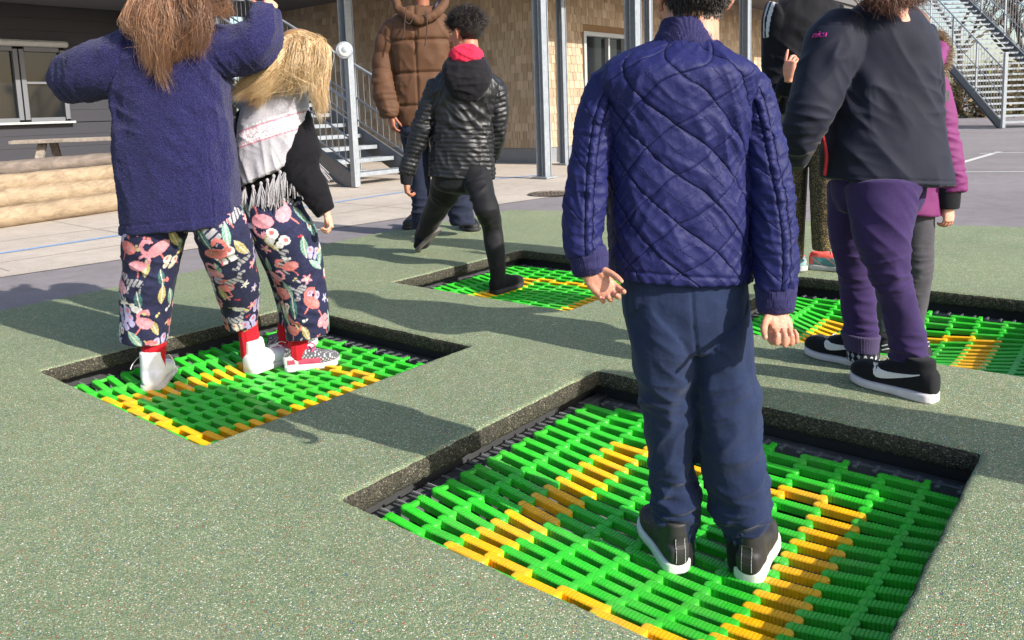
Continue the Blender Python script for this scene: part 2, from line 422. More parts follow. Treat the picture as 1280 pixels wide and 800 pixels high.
# --- rubber sheet with four rounded pit mouths
far = [(-9.5, -5.0), (-2.72, 4.0), (-1.05, 6.35), (-.02, 7.5), (.35, 7.36), (2.28, 6.2), (3.64, 5.53), (6.5, 3.9), (9, 1.5), (7.5, -5)]
mb = MB(); holes = []
prof = [(.024, 0), (.016, -.0007), (.0095, -.0026), (.005, -.0062), (.002, -.012), (.0006, -.02), (0, -.034), (.001, -.054), (.006, -.064), (.03, -.068), (.1, -.07)]
for L in PITS:
    rings = []
    for k, (o, z) in enumerate(prof):
        R = pit_ring(L, o); R[:, 2] = z
        if 0 < k: R = R+np.stack([pn(R*60+k), pn(R*60+9+k), pn(R*60+17)], 1)*.0016*min(k, 4)/2
        if k: R = R+np.stack([pn(R*7), pn(R*7+5), pn(R*5+3)*.6], 1)*.004*min(k, 5)/5
        rings.append(R)
    n = len(rings[0]); V = np.vstack(rings)
    F1 = []; F2 = []
    for k in range(len(prof)-1):
        for j in range(n):
            q = (k*n+j, k*n+(j+1) % n, (k+1)*n+(j+1) % n, (k+1)*n+j); (F1 if k < 3 else F2).append(q)
    mb.add(V, F1, 0); mb.add(V, F2, 1)
    holes.append([tuple(p[:2]) for p in rings[0]])
V, Fc = fill_with_holes(far, holes, 0); mb.add(V, Fc, 0)
edge = np.array([[x, y, 0] for x, y in far])
V2 = np.vstack([edge, edge-[0, 0, .05]]); n = len(far)
mb.add(V2, [(j, (j+1) % n, n+(j+1) % n, n+j) for j in range(n)], 0)
ro = mb.build('rubber_surface', None, None, True, [RUB, RUBU]); ro['kind'] = 'structure'
# --- asphalt, paving and its lines
inner = [(x*.995 if abs(x) > 1 else x, y-.03) for x, y in far]
V, Fc = fill_with_holes([(-300, -60), (300, -60), (300, 400), (-300, 400)], [inner], -.012)
tag(link('asphalt', V, Fc, ASPH, None, False), None, None, kind='structure')
pv = [(-16, -9), (-3.31, 5.0), (-.8, 7.45), (.44, 8.59), (3.6, 11.6), (12, 24), (-3, 30), (-26, 12)]
V = np.array([[x, y, -.007] for x, y in pv]); tag(link('paving', V, [tuple(range(len(pv)))], PAVE, None, False), None, None, kind='structure')
def strip(p, q, w, z):
    p = np.array(p[:2]); q = np.array(q[:2]); d = (q-p)/np.linalg.norm(q-p); n = np.array([-d[1], d[0]])*w/2; m = 30; V = []
    for i in range(m+1):
        c = p+(q-p)*i/m; V += [[*(c+n), z], [*(c-n), z]]
    return V, [(2*i+1, 2*i+3, 2*i+2, 2*i) for i in range(m)]
for nm, mat, segs in (('blue_painted_line', BLUEL, [((-6.2, 2.7), (-3.92, 5.95), .07), ((-3.92, 5.95), (-1.3, 9.7), .07), (G(556, 229), G(690, 217), .09)]),
                      ('white_painted_line', WHITEL, [(G(1120, 214.5), G(1400, 213), .07), (G(1200, 203), G(1249, 189), .09), (G(1225, 191), G(1400, 187), .09), (G(1050, 206), G(1150, 206), .09)])):
    b = MB()
    for p, q, w in segs: b.add(*strip(p, q, w, -.003 if mat is BLUEL else -.0085))
    tag(b.build(nm, mat), None, None, kind='structure')
# slab joints as real grooves read as thin dark strips
jm = paint('joint_sand', lin(164, 153, 143), .95, .3, 20); b = MB()
for k in range(1, 9):
    o = k*1.2
    b.add(*strip(np.array((-8, -1.2))+np.array((-.75, .66))*o, np.array((.9, 8.9))+np.array((-.75, .66))*o, .011, -.0045))
for k in range(14):
    s = np.array((-7, .4))+np.array((.66, .75))*k*1.2; b.add(*strip(s+np.array((-.75, .66))*.45, s+np.array((-.75, .66))*8, .009, -.0048))
tag(b.build('paving_joints', jm), None, None, kind='structure')
# manhole cover
mc = G(690, 242); b = MB(); n = 36
for r0, r1, z in ((.0, .20, .004), (.21, .27, .006)):
    V = [mc+[r*math.cos(2*math.pi*j/n), r*math.sin(2*math.pi*j/n), z] for r in (max(r0, .001), r1) for j in range(n)]
    b.add(V, [(j, (j+1) % n, n+(j+1) % n, n+j)[::-1] for j in range(n)])
for k in range(-4, 5):
    for j in range(-4, 5):
        if k*k+j*j < 17: b.box(mc+[k*.042, j*.042, .005], .014, .014, .004)
tag(b.build('manhole_cover', paint('cast_iron', lin(104, 92, 80), .7, .4, 30, .3)), 'round rusty manhole cover set in the pale paving before the posts', 'manhole cover')

# ------------------------------------------------------------------ shingled school building
sb = empty('shingle_building', AB(9.92, -6.85), 'school building clad in cedar shingles behind grey steel posts', 'building')
def shingles(p0, d, nrm, length, z0, z1, holes=()):
    b = MB(); h = .148; k = 0; z = z0
    while z < z1:
        x = -random.random()*.1
        while x < length:
            w = random.uniform(.075, .17); g = .004
            xa, xb = max(x+g, 0), min(x+w-g, length)
            if xb-xa > .02 and not any(xa < hb and xb > ha and z < hz for ha, hb, hz in holes):
                c = np.array(lin(*random.choice([(178, 158, 134), (172, 152, 128), (184, 164, 140), (168, 148, 123), (176, 158, 136), (164, 143, 121), (188, 168, 145)])))*random.uniform(.88, 1.06)
                zb = z+random.uniform(-.004, .004); th = random.uniform(.012, .018)
                q = [p0+d*xx+Z3*(zz)+nrm*dd for xx in (xa, xb) for zz, dd in ((zb, .004), (zb, th+.004), (zb+h+.03, .006), (zb+h+.03, .003))]
                b.add(q, [(0, 1, 2, 3)[::-1], (4, 5, 6, 7), (1, 5, 6, 2)[::-1], (0, 4, 5, 1)[::-1], (3, 2, 6, 7)[::-1]], 0, c)
            x += w
        z += h
    # backing wall, with openings
    xs = sorted({0, length, *[q for h_ in holes for q in h_[:2]]})
    for xa, xb in zip(xs[:-1], xs[1:]):
        zz = z0
        for ha, hb, hz in holes:
            if xa >= ha-1e-6 and xb <= hb+1e-6: zz = hz
        b.box(p0+d*(xa+xb)/2+Z3*(zz+z1)/2-nrm*.08, (xb-xa)/2, .08, (z1-zz)/2, d, nrm, Z3, 0, lin(130, 104, 76))
    return b.build('wall', SHING, sb, False, usecol=True)
shingles(AB(9.92, -6.85), -B3, -A3, 9.0, .27, 3.9)
da, db_, dz = 11.25-9.92, 12.78-9.92, 2.36
shingles(AB(9.92, -6.85), A3, B3, 14.0, .27, 4.2, [(da, db_, dz)])
b = MB(); b.box(AB(9.99, -11.35, .13), .05, 4.5, .14, A3, B3); b.box(AB(9.99+.05+da/2, -6.9, .13), da/2-.05, .05, .14, A3, B3)
b.box(AB(9.92+db_+5.5, -6.9, .13), 5.5, .05, .14, A3, B3); b.build('plinth', PLINTH, sb)
dr = MB(); w = (db_-da); cA = 9.92+(da+db_)/2
for s in (-1, 1): dr.box(AB(cA+s*(w/2-.04), -6.86, dz/2), .04, .05, dz/2, A3, B3, bev=.004)
dr.box(AB(cA, -6.86, dz-.04), w/2-.08, .05, .04, A3, B3, bev=.004); dr.box(AB(cA, -6.86, .06), w/2-.08, .05, .06, A3, B3)
dr.box(AB(cA+.12, -6.87, dz/2), .03, .04, dz/2-.1, A3, B3)
dro = dr.build('door', SILVER, sb)
g = MB(); g.box(AB(cA, -6.92, dz/2), w/2-.08, .008, dz/2-.08, A3, B3); g.build('pane', GLASS, dro)
hn = MB(); hn.rod([AB(cA+.2, -6.80, .98), AB(cA+.2, -6.80, 1.12)], .012); hn.build('handle', SILVER, dro)
# gallery on posts
gl = empty('gallery', AB(7.6, -5.03), 'steel gallery on tall grey posts along the shingled school building', 'gallery')
def post(a, b_, w=.17, base=0.0):
    m = MB(); h = 4.2; t = .014
    m.box(AB(a, b_, h/2+base), w/2, t/2, h/2, B3, A3); m.box(AB(a-w*.42, b_-w/2+t, h/2+base), t/2, w*.42-t, h/2, B3, A3, bev=.002)
    m.box(AB(a-w*.42, b_+w/2-t, h/2+base), t/2, w*.42-t, h/2, B3, A3, bev=.002); m.box(AB(a-.05, b_, .012), w*.75, w*.75, .012, B3, A3)
    return m.build('post', GALV, gl)
post(7.6, -5.03); post(9.82, -6.28, .14); post(7.6, -9.08, .2); post(7.6, -13.2, .2)
p4 = hitplane(795, 100, 'b', -5.03); post(p4[0], -5.03, .22); post(p4[0]+.45, -5.03, .12); p5 = hitplane(933, 80, 'b', -5.03); post(p5[0], -5.03, .2); post(19.3, -5.03, .2)
b = MB(); b.box(AB(8.7, -10.2, 3.45), 1.35, 5.4, .08, A3, B3); b.box(AB(17.3, -5.9, 3.45), 7.2, 1.05, .08, A3, B3); b.box(AB(7.5, -10.2, 3.3), .08, 5.4, .14, A3, B3); b.box(AB(17.2, -5.0, 3.3), 7.3, .08, .14, A3, B3)
b.build('deck', SOFFIT, gl)
# ------------------------------------------------------------------ dark wing with the window
dw = empty('dark_building', AB(4, -12.5), 'dark grey clad building wing with a wide window on the left', 'building')
WB = -12.5
wa, wb_, wz0, wz1 = 2.0, 4.37, 1.05, 2.17
b = MB()
def cladwall(a0, a1, z0, z1):
    z = z0
    while z < z1-.01:
        h = min(.2, z1-z); b.box(AB((a0+a1)/2, WB-.05, z+h/2), (a1-a0)/2, .05, h/2-.0012, A3, B3, bev=.002); z += h
cladwall(-4, 7.5, 0, wz0-.06); cladwall(-4, wa-.05, wz0-.05, wz1+.1); cladwall(wb_+.05, 7.5, wz0-.05, wz1+.1); cladwall(-4, 7.5, wz1+.1, 5.2)
b.box(AB(1.75, WB-.16, 2.6), 5.75, .05, 2.6, A3, B3)
b.build('wall', DARKCLAD, dw)
b = MB(); b.box(AB(1.0, WB+1.1, 2.98), 5.4, 1.15, .1, A3, B3); b.build('canopy', DARKFRAME, dw)
wn = MB(); mid = 3.72; t = .035
for a_ in (wa, mid-.045, mid+.045, wb_): wn.box(AB(a_, WB+.0, (wz0+wz1)/2), t, .05, (wz1-wz0)/2, A3, B3, bev=.004)
for z_ in (wz0, wz1): wn.box(AB((wa+mid)/2-.02, WB, z_), (mid-wa)/2-.06, .045, t, A3, B3); wn.box(AB((wb_+mid)/2+.02, WB, z_), (wb_-mid)/2-.07, .045, t, A3, B3)
wn.box(AB((wb_+mid)/2, WB, 1.64), (wb_-mid)/2-.06, .03, .018, A3, B3)
wo = wn.build('window', DARKFRAME, dw)
b = MB(); b.box(AB((wa+wb_)/2, WB-.03, (wz0+wz1)/2), (wb_-wa)/2, .005, (wz1-wz0)/2, A3, B3); b.build('pane', GLASS, wo)
b = MB(); b.box(AB((wa+wb_)/2, WB+.06, wz0-.05), (wb_-wa)/2+.08, .07, .018, A3, B3, bev=.005); b.build('sill', SILVER, wo)
b = MB(); b.rod([AB(wa-.1, WB+.07, wz1+.09), AB(wb_+.06, WB+.07, wz1+.09)], .055, 14); b.build('blind_box', SILVER, wo)
# ------------------------------------------------------------------ stairs
def stair(name, label, o, run, side, width, slope, length, rise=.165, newel=1.75, cat='staircase', rail=1.05):
    """o: foot of the near stringer; run: level unit vector uphill; side: unit vector across"""
    r = empty(name, o, label, cat); up = run+Z3*slope; L = np.linalg.norm(up)
    for k in (0, 1):
        b = MB(); s = o+side*width*k
        b.bar(s-up*.02+Z3*.05, s+up*length+Z3*.05, .012, .27, bev=.003)
        for q in (-.13, .13): b.bar(s-up*.02+Z3*(.05+q*L)-side*.02*(1-2*k), s+up*length+Z3*(.05+q*L)-side*.02*(1-2*k), .05, .012)
        b.build('stringer', GALVD, r)
    nt_ = int(length*slope/rise); tr = None
    for k in range(nt_):
        c = o+side*width/2+run*((k+.6)*rise/slope)+Z3*((k+1)*rise)
        if tr is None:
            b = MB(); b.box(c, .14, width/2-.03, .004, run, side); b.box(c-run*.14-Z3*.02, .004, width/2-.03, .028, run, side); b.box(c+run*.14-Z3*.015, .003, width/2-.03, .02, run, side)
            for j in range(1, 6): b.box(c+run*(-.14+j*.047)-Z3*.012, .002, width/2-.03, .012, run, side)
            tr = b.build('tread', GALV, r); c0 = c
        else: cp(tr, r, c-c0)
    for k in (0, 1):
        s = o+side*width*k
        b = MB(); b.box(s+Z3*(newel/2)-run*.05, .045, .045, newel/2, run, side, bev=.006)
        if k == 0 or newel > 2: b.build('newel_post', GALV, r)
        for hz, rr in ((rail, .022), (rail*.52, .014)) if rail else ():
            b = MB(); b.rod([s-run*.03+Z3*(hz+.08), s+up*length+Z3*(hz+.08)], rr, 10); b.build('handrail', GALV, r)
        b = MB(); b.rod([s+Z3*.3, s+up*length+Z3*.3], .012, 6); b.build('bottom_rail', GALV, r)
        bl = None; st = .13 if length < 8 else .15; nn = min(int(length/st), 48)
        for j in range(1, nn):
            p = s+up*(j*st)
            if bl is None:
                b = MB(); b.rod([p+Z3*.28, p+Z3*(rail+.07)], .007, 6); bl = b.build('baluster', GALV, r); q0 = p
            else: cp(bl, r, p-q0)
        ps = None
        for j in range(1, int(length/1.25)+1):
            p = s+up*(j*1.25)
            if ps is None:
                b = MB(); b.box(p+Z3*(.1+rail/2), .022, .022, rail/2, run, side, bev=.003); ps = b.build('rail_post', GALV, r); q1 = p
            else: cp(ps, r, p-q1)
    return r
stair('steel_stairs', 'grey steel stairs with vertical bar railing rising behind the blonde child', AB(5.62, -6.78), -B3, A3, 1.15, .47, 7.2)
rs0 = G(1252, 160)
stair('far_steel_stairs', 'long grey steel staircase at the right edge beyond the asphalt', rs0+[0, 0, 0], np.array([-.02, 1, 0]), np.array([1., .02, 0]), 2.4, .69, 7.0, .17, 2.05, rail=1.5)
lp = AB(5.55, -6.72, 1.79); ld = lp-CO; ld[2] = 0; ld /= np.linalg.norm(ld); lx = np.cross(ld, Z3)
lo = empty('round_lamp', lp, 'round white bulkhead lamp on the post at the foot of the stairs', 'lamp')
V, Fc, _ = ell(lp-ld*.07, .085, .045, .085, lx, ld, Z3); link('lamp_shade', V, Fc, LAMPW, lo)
b = MB(); n = 28
for r0, y0, y1 in ((.118, -.075, -.02),):
    pts = [lp+lx*.096*math.cos(2*math.pi*j/n)+Z3*.096*math.sin(2*math.pi*j/n)-ld*.055 for j in range(n+1)]
b.rod(pts, .016, 8); b.rod([lp-ld*.05, lp+ld*.02], .085, 24); b.build('housing', GALV, lo)
# ------------------------------------------------------------------ logs and table
lgA = G(-5, 284); lgB = G(146, 262); ld = (lgB-lgA); ld[2] = 0; LL = np.linalg.norm(ld); ld /= LL; ln = np.array([-ld[1], ld[0], 0])
for k, (dy, z, r, m, lab) in enumerate([(-.05, .085, .10, LOGM, 'lowest pale log of the stacked log border at left'), (.06, .25, .1, LOGM, 'yellowish log lying second from the ground in the stacked border'), (.13, .41, .092, LOGM, 'smooth tan log just under the weathered top log'), (.26, .53, .085, LOGG, 'grey weathered log on top of the stacked log border')]):
    pts = []; rr = []
    for j in range(26):
        s = -3.0+j*.3; bend = .010*(s-1.0)**2
        pts.append(lgA+ld*s+ln*(dy+bend*1.0)+Z3*(z+.012*math.sin(s*1.3+k*2))); rr.append(r*(1+.06*math.sin(s*.9+k)))
    V, Fc, uv = tube(np.array(pts), np.array(rr), 28, 1.0, .05, (.15, .15)); V = V+np.stack([pn(V*3), pn(V*3+7), pn(V*3+3)], 1)*.008
    tag(link('log', V, Fc, m), lab, 'log', 'logs stacked as a border on the paving')
tc = P(110, 172, 9.6); tt = empty('picnic_table', [tc[0], tc[1], 0], 'weathered wooden picnic table by the dark wall behind the logs', 'table')
tx = np.array([.985, .17, 0]); ty = np.array([-.17, .985, 0]); tz = tc[2]; b = MB()
for k in range(5): b.box([*(tc+ty*(k*.145-.29))[:2], tz-.02+random.uniform(-.004, .004)], .75+random.uniform(-.04, .04), .065, .02, tx, ty, bev=.004)
b.build('table_top', TABLEM, tt)
for s in (-1, 1):
    for q in (-1, 1):
        b = MB(); p0 = np.array([*(tc+tx*s*.45+ty*q*.16)[:2], tz-.04]); p1 = np.array([*(tc+tx*s*.5+ty*q*.62)[:2], .0]); b.bar(p1, p0, .045, .09, tx, bev=.004); b.build('leg', TABLEM, tt)
for q in (-1, 1):
    b = MB()
    for k in (-.5, .5): b.box([*(tc+ty*(q*.68+k*.14))[:2], .43], .72, .06, .02, tx, ty, bev=.004)
    for s in (-1, 1): b.box([*(tc+tx*s*.47+ty*q*.42)[:2], .38], .022, .4, .045, tx, ty)
    b.build('bench', TABLEM, tt)
# ------------------------------------------------------------------ hedge and bare trees far right
leafm = NT('hedge_leaf', .8, (.06, .06, .03), .2); c_ = leafm.attr('Col').outputs['Color']; leafm.set('Base Color', leafm.mix(1.0, c_, leafm.ramp(leafm.noise(leafm.geo(), 3, 3).outputs[0], [(.3, (.7,)*3), (.7, (1.2,)*3)]), 'MULTIPLY')); leafm = leafm.m
barkm = m_wood('bark', lin(70, 60, 50), lin(112, 98, 84), 4, (4, 4, 1))
def twigs(n, c, sx, sy, sz, lmin, lmax, r, b, cols):
    for _ in range(n):
        p = np.array(c)+rng.normal(size=3)*[sx, sy, 0]+[0, 0, rng.random()*sz]; d = rng.normal(size=3); d[2] = abs(d[2])+.6; d /= np.linalg.norm(d); l = rng.uniform(lmin, lmax)
        q = p+d*l+rng.normal(size=3)*.12*l; x = np.cross(d, [0, .3, 1]); x /= np.linalg.norm(x); y = np.cross(d, x); cl = cols[rng.integers(len(cols))]
        b.add([p+x*r, p-x*r*.5+y*r*.8, p-x*r*.5-y*r*.8, q], [(0, 1, 3), (1, 2, 3), (2, 0, 3)], 0, cl)
cols = [np.array(lin(*c)) for c in ((120, 98, 76), (96, 82, 62), (74, 70, 46), (140, 118, 92), (92, 100, 56))]
for k, (x, y) in enumerate([(13.2, 33), (16.8, 34), (20.5, 33), (24.5, 34.5), (9.5, 35)]):
    b = MB(); twigs(2600, (x, y, 0), 1.1, .7, 1.9, .25, .8, .011, b, cols)
    for _ in range(1100):
        p = np.array([x, y, 0])+rng.normal(size=3)*[1.1, .7, 0]+[0, 0, rng.random()**1.4*2.2]; a_ = rng.normal(size=3)*.06; c2 = rng.normal(size=3)*.06; b.add([p-a_, p+c2, p+a_, p-c2], [(0, 1, 2, 3)], 0, cols[rng.integers(len(cols))])
    lab = ['brown winter shrub seen under the left stringer of the far stairs', 'brown winter shrub showing through the middle of the far stairs', 'brown winter shrub at the far right behind the stair foot', 'brown winter shrub beyond the right edge of the far stairs', 'brown winter shrub left of the far stairs behind the dark jackets'][k]
    tag(b.build('shrub', leafm, usecol=True), lab, 'shrub', 'bare winter shrubs beyond the schoolyard')
def bare_tree(x, y, h, lab):
    r = empty('bare_tree', (x, y, 0), lab, 'tree', 'bare trees beyond the schoolyard'); tb = MB(); cb = MB()
    def br(p, d, l, rr, lev):
        pts = [p]; q = p.copy(); dd = d.copy()
        for _ in range(4): dd = dd+rng.normal(size=3)*.14; dd[2] += .05; dd /= np.linalg.norm(dd); q = q+dd*l/4; pts.append(q.copy())
        (tb if lev == 0 else cb).rod(np.array(pts), np.linspace(rr, rr*.55, 5), 7 if lev < 2 else 4)
        if lev < 4:
            for _ in range(5 if lev == 0 else 4):
                k = rng.integers(2, 5); nd = dd+rng.normal(size=3)*.6; nd[2] = abs(nd[2])*.7+.25; nd /= np.linalg.norm(nd); br(pts[k], nd, l*rng.uniform(.5, .72), rr*.5, lev+1)
    br(np.array([x, y, 0.]), np.array([0, 0, 1.]), h*.42, h*.022, 0)
    tb.build('trunk', barkm, r, True); cb.build('crown', barkm, r, True)
for x, y, h, lab in [(21.6, 38, 9, 'bare tree seen past the top rail of the far stairs'), (26, 40, 11, 'tall bare tree at the right edge beyond the far stairs'), (17.5, 42, 10, 'bare tree standing behind the far stairs')]: bare_tree(x, y, h, lab)
# ------------------------------------------------------------------ trampolines
def m_plastic(name, c, c2):
    t = NT(name, .42, c, .5); p = t.geo(); n = t.noise(p, 26, 4, .6); dd = t.noise(p, 7, 5, .7); t.set('Base Color', t.mix(t.ramp(dd.outputs[0], [(.45, (0,)*3), (.8, (.42,)*3)]), t.ramp(n.outputs[0], [(.3, c), (.7, c2)]), lin(118, 124, 92)))
    t.set('Roughness', t.math('ADD', t.math('MULTIPLY', t.noise(p, 90, 3).outputs[0], .25), .3)); t.bump(t.noise(p, 420, 2).outputs[0], .0005, .6); t.set('Subsurface Weight', .5); t.set('Subsurface Radius', tuple(.003+.016*q for q in c2)); return t.m
GREENP = m_plastic('green_plastic', lin(44, 186, 40), lin(58, 200, 48)); YELP = m_plastic('yellow_plastic', lin(248, 182, 4), lin(252, 196, 14))
ZM = -.092
NROW, NCOL = 18, 12
M0, M1 = .054, 1.102          # mat along a
N0, N1 = .028, 1.312           # mat along b
PA = (M1-M0)/NROW; PB = (N1-N0)/NCOL
def slat(c, du, w, h, left_cap, right_cap):
    """one ribbed slat along +b (local x = b, y = a), list of cross sections"""
    secs = []; L = du; x = 0.0; n = 13
    for k in range(n):
        x0 = -L/2+L*k/n; x1 = -L/2+L*(k+1)/n; g = (x1-x0)*.14
        secs += [(x0+g, 1, 0), (x1-g, 1, 0)]
        if k < n-1: secs += [(x1-g*.99, .9, .0016), (x1+g*.99, .9, .0016)]
    return secs
def trampoline(L, dips, label, ring_lo=1, ring_hi=14, cl=2, cr=8):
    root = empty('trampoline', L+A3*PIT/2+B3*PITB/2+Z3*ZM, label, 'trampoline', 'in-ground trampolines in the rubber play surface')
    def zf(p):
        q = p-L; a = q@A3; b = q@B3; e = np.clip(np.minimum(np.minimum(a-M0, M1-a), np.minimum(b-N0, N1-b))/.3, 0, 1)
        z = np.full(np.shape(a), ZM)-.030*e
        for c, dep, r in dips:
            d2 = (p[..., 0]-c[0])**2+(p[..., 1]-c[1])**2; z = z-dep*np.exp(-d2/r**2)*np.clip(e*1.6, 0, 1)
        return z
    mb = MB()
    w = .0136; h = .022
    for j in range(NCOL):
        b0 = N0+PB*j; b1 = b0+PB; off = .5*PA if j % 2 else 0
        for i in range(NROW):
            a = M0+PA*(i+.25)+off
            yel = (ring_lo <= i <= ring_hi and j in (cl, cr)) or (i in (ring_lo, ring_hi) and cl <= j <= cr)
            secs = slat(None, PB+.012, w, h, 1, 1); R = []
            s0 = [(-(PB+.012)/2-.010, .45, .002), (-(PB+.012)/2-.006, .85, .0005)]; s1 = [((PB+.012)/2+.006, .85, .0005), ((PB+.012)/2+.010, .45, .002)]
            for x, k, dz in s0+secs+s1:
                b = (b0+b1)/2+x*.96
                R.append([(b, a-w*k, -h), (b, a-w*k, -.0025-dz), (b, a-w*k+.0025, -dz), (b, a+w*k-.0025, -dz), (b, a+w*k, -.0025-dz), (b, a+w*k, -h)])
            R = np.array(R); m = len(R); Q = R.reshape(-1, 3); Wd = L+np.outer(Q[:, 1], A3)+np.outer(Q[:, 0], B3)
            # tilt follows the sagging mat: use the slat's ends for a straight line
            pe = np.array([L+A3*a+B3*b0, L+A3*a+B3*b1]); ze = zf(pe); f = (Q[:, 0]-b0)/PB
            Wd[:, 2] = ze[0]*(1-f)+ze[1]*f+Q[:, 2]
            Fc = [(k*6+q, k*6+(q+1) % 6, (k+1)*6+(q+1) % 6, (k+1)*6+q) for k in range(m-1) for q in range(6)]+[(0, 1, 2, 3, 4, 5)[::-1], tuple((m-1)*6+q for q in range(6))]
            Fc = [f_[::-1] for f_ in Fc]
            mb.add(Wd, Fc, 1 if yel else 0)
            # knuckle tying it to its neighbour along the hinge line
            for bb in ([b0, b1] if j in (0,) else [b1]):
                c = L+A3*(a+PA*.25)+B3*bb; cz = float(zf(c)); c[2] = cz-.0085
                c2 = L+A3*(a+PA*.75)+B3*bb; tl = math.atan2(float(zf(c2))-cz, PA*.5)
                AA = A3*math.cos(tl)+Z3*math.sin(tl); ZZ = np.cross(B3, AA)*-1; ZZ = ZZ if ZZ[2] > 0 else -ZZ
                edge_ = bb < N0+.01 or bb > N1-.01
                if not edge_: mb.box(c, .0085, PA*.5, .0065, B3, AA, ZZ, 1 if (yel and i in (ring_lo, ring_hi) and cl <= j < cr) else 0, bev=.003)
                elif i % 2 == 0: mb.box(c+A3*.0, .008, PA*.5, .0065, B3, AA, ZZ, 0, bev=.003)
    # steel cables under the slats keep the grid together
    o = mb.build('jump_mat', None, root, False, [GREENP, YELP])
    fr = MB(); q = .022; z = ZM-.055
    for s in (0, 1):
        fr.box(L+A3*PIT/2+B3*(-.03+s*(PITB+.20))+Z3*z, PIT/2+.07, q, .03, A3, B3, bev=.004)
        fr.box(L+B3*(PITB/2+.04)+A3*(-.03+s*(PIT+.06))+Z3*z, q, PITB/2+.03, .03, A3, B3, bev=.004)
    fr.build('frame', STEELB, root)
    hs = MB(); d = .36
    for s in (0, 1):
        hs.box(L+A3*PIT/2+B3*(-.11+s*(PITB+.30))+Z3*(-.066-d/2), PIT/2+.14, .03, d/2, A3, B3)
        hs.box(L+B3*(PITB/2+.04)+A3*(-.11+s*(PIT+.22))+Z3*(-.066-d/2), .03, PITB/2+.115, d/2, A3, B3)
    hs.build('housing', BLACKP, root)
    fl = MB(); fl.box(L+A3*PIT/2+B3*PITB/2+Z3*(-.066-d-.02), PIT/2+.15, PITB/2+.21, .02, A3, B3); fl.build('pit_floor', PLINTH, root)
    # springs: short bright links from the mat to the frame
    sp = {}
    for e in range(4):
        for k in range(NROW if e < 2 else NCOL*2):
            t = M0+PA*(k+.5) if e < 2 else N0+PB*(k+.5)/2
            if e == 0: p, dr, tv = L+A3*t+B3*(N0-.008), -B3, A3
            elif e == 1: p, dr, tv = L+A3*t+B3*(N1+.008), B3, A3
            elif e == 2: p, dr, tv = L+A3*(M1+.004)+B3*t, A3, B3
            else: p, dr, tv = L+A3*(M0-.004)+B3*t, -A3, B3
            p = p+Z3*(ZM-.008)
            if e not in sp:
                b = MB(); b.rod([p, p+dr*.055-Z3*.006], .0028, 6)
                th = np.linspace(0, 2*math.pi*5, 60); hx = np.array([p+dr*(.006+.04*q/(2*math.pi*5))+tv*.005*math.cos(q)+Z3*.005*math.sin(q) for q in th]); b.rod(hx, .0010, 4)
                b.box(p+dr*.002, .006, .004, .006, tv, dr, bev=.0015)
                sp[e] = (b.build('spring', CHROME, root, True), p)
            else: cp(sp[e][0], root, p-sp[e][1])
    return zf
def gm(u, v, z): return G(u, v, z)
zf1 = trampoline(PITS[0], [(G(838, 705, -.15)[:2], .025, .34), (G(935, 722, -.15)[:2], .025, .34)], 'nearest in-ground trampoline, under the boy in the quilted navy jacket')
zf2 = trampoline(PITS[1], [(G(185, 486, -.13)[:2], .014, .2), (G(318, 464, -.13)[:2], .014, .2), (G(385, 458, -.13)[:2], .014, .2)], 'left in-ground trampoline, under the two girls in flamingo print trousers')
zf3 = trampoline(PITS[2], [(G(632, 362, -.13)[:2], .02, .25)], 'farthest in-ground trampoline, under the foot of the boy in black leather jacket')
zf4 = trampoline(PITS[3], [(G(1105, 425, -.15)[:2], .075, .4)], 'right in-ground trampoline behind the black swoosh sneakers')

def onmat(u, v, zf, dz=0.0):
    z = -.12
    for _ in range(8): z = float(zf(G(u, v, z)))+dz
    return G(u, v, z)
# ------------------------------------------------------------------ people: shared builders
def m_skin():
    t = NT('skin', .5, (.5, .3, .2), .4); p = t.obj(); n = t.noise(p, 60, 4, .6); c = t.attr('Col').outputs['Color']
    t.set('Base Color', t.mix(1.0, c, t.ramp(n.outputs[0], [(.3, (.88, .84, .82)), (.7, (1.08, 1.06, 1.05))]), 'MULTIPLY'))
    t.set('Subsurface Weight', .18); t.set('Subsurface Radius', (.012, .004, .002)); t.bump(t.noise(p, 500, 3).outputs[0], .0004, .5); return t.m
SKIN = m_skin()
def m_hair():
    t = NT('hair', .38, (.2, .1, .05), .5); t.set('Base Color', t.attr('Col').outputs['Color']); t.set('Roughness', .4); return t.m
HAIR = m_hair()
def unit(v): v = np.asarray(v, float); return v/np.linalg.norm(v)

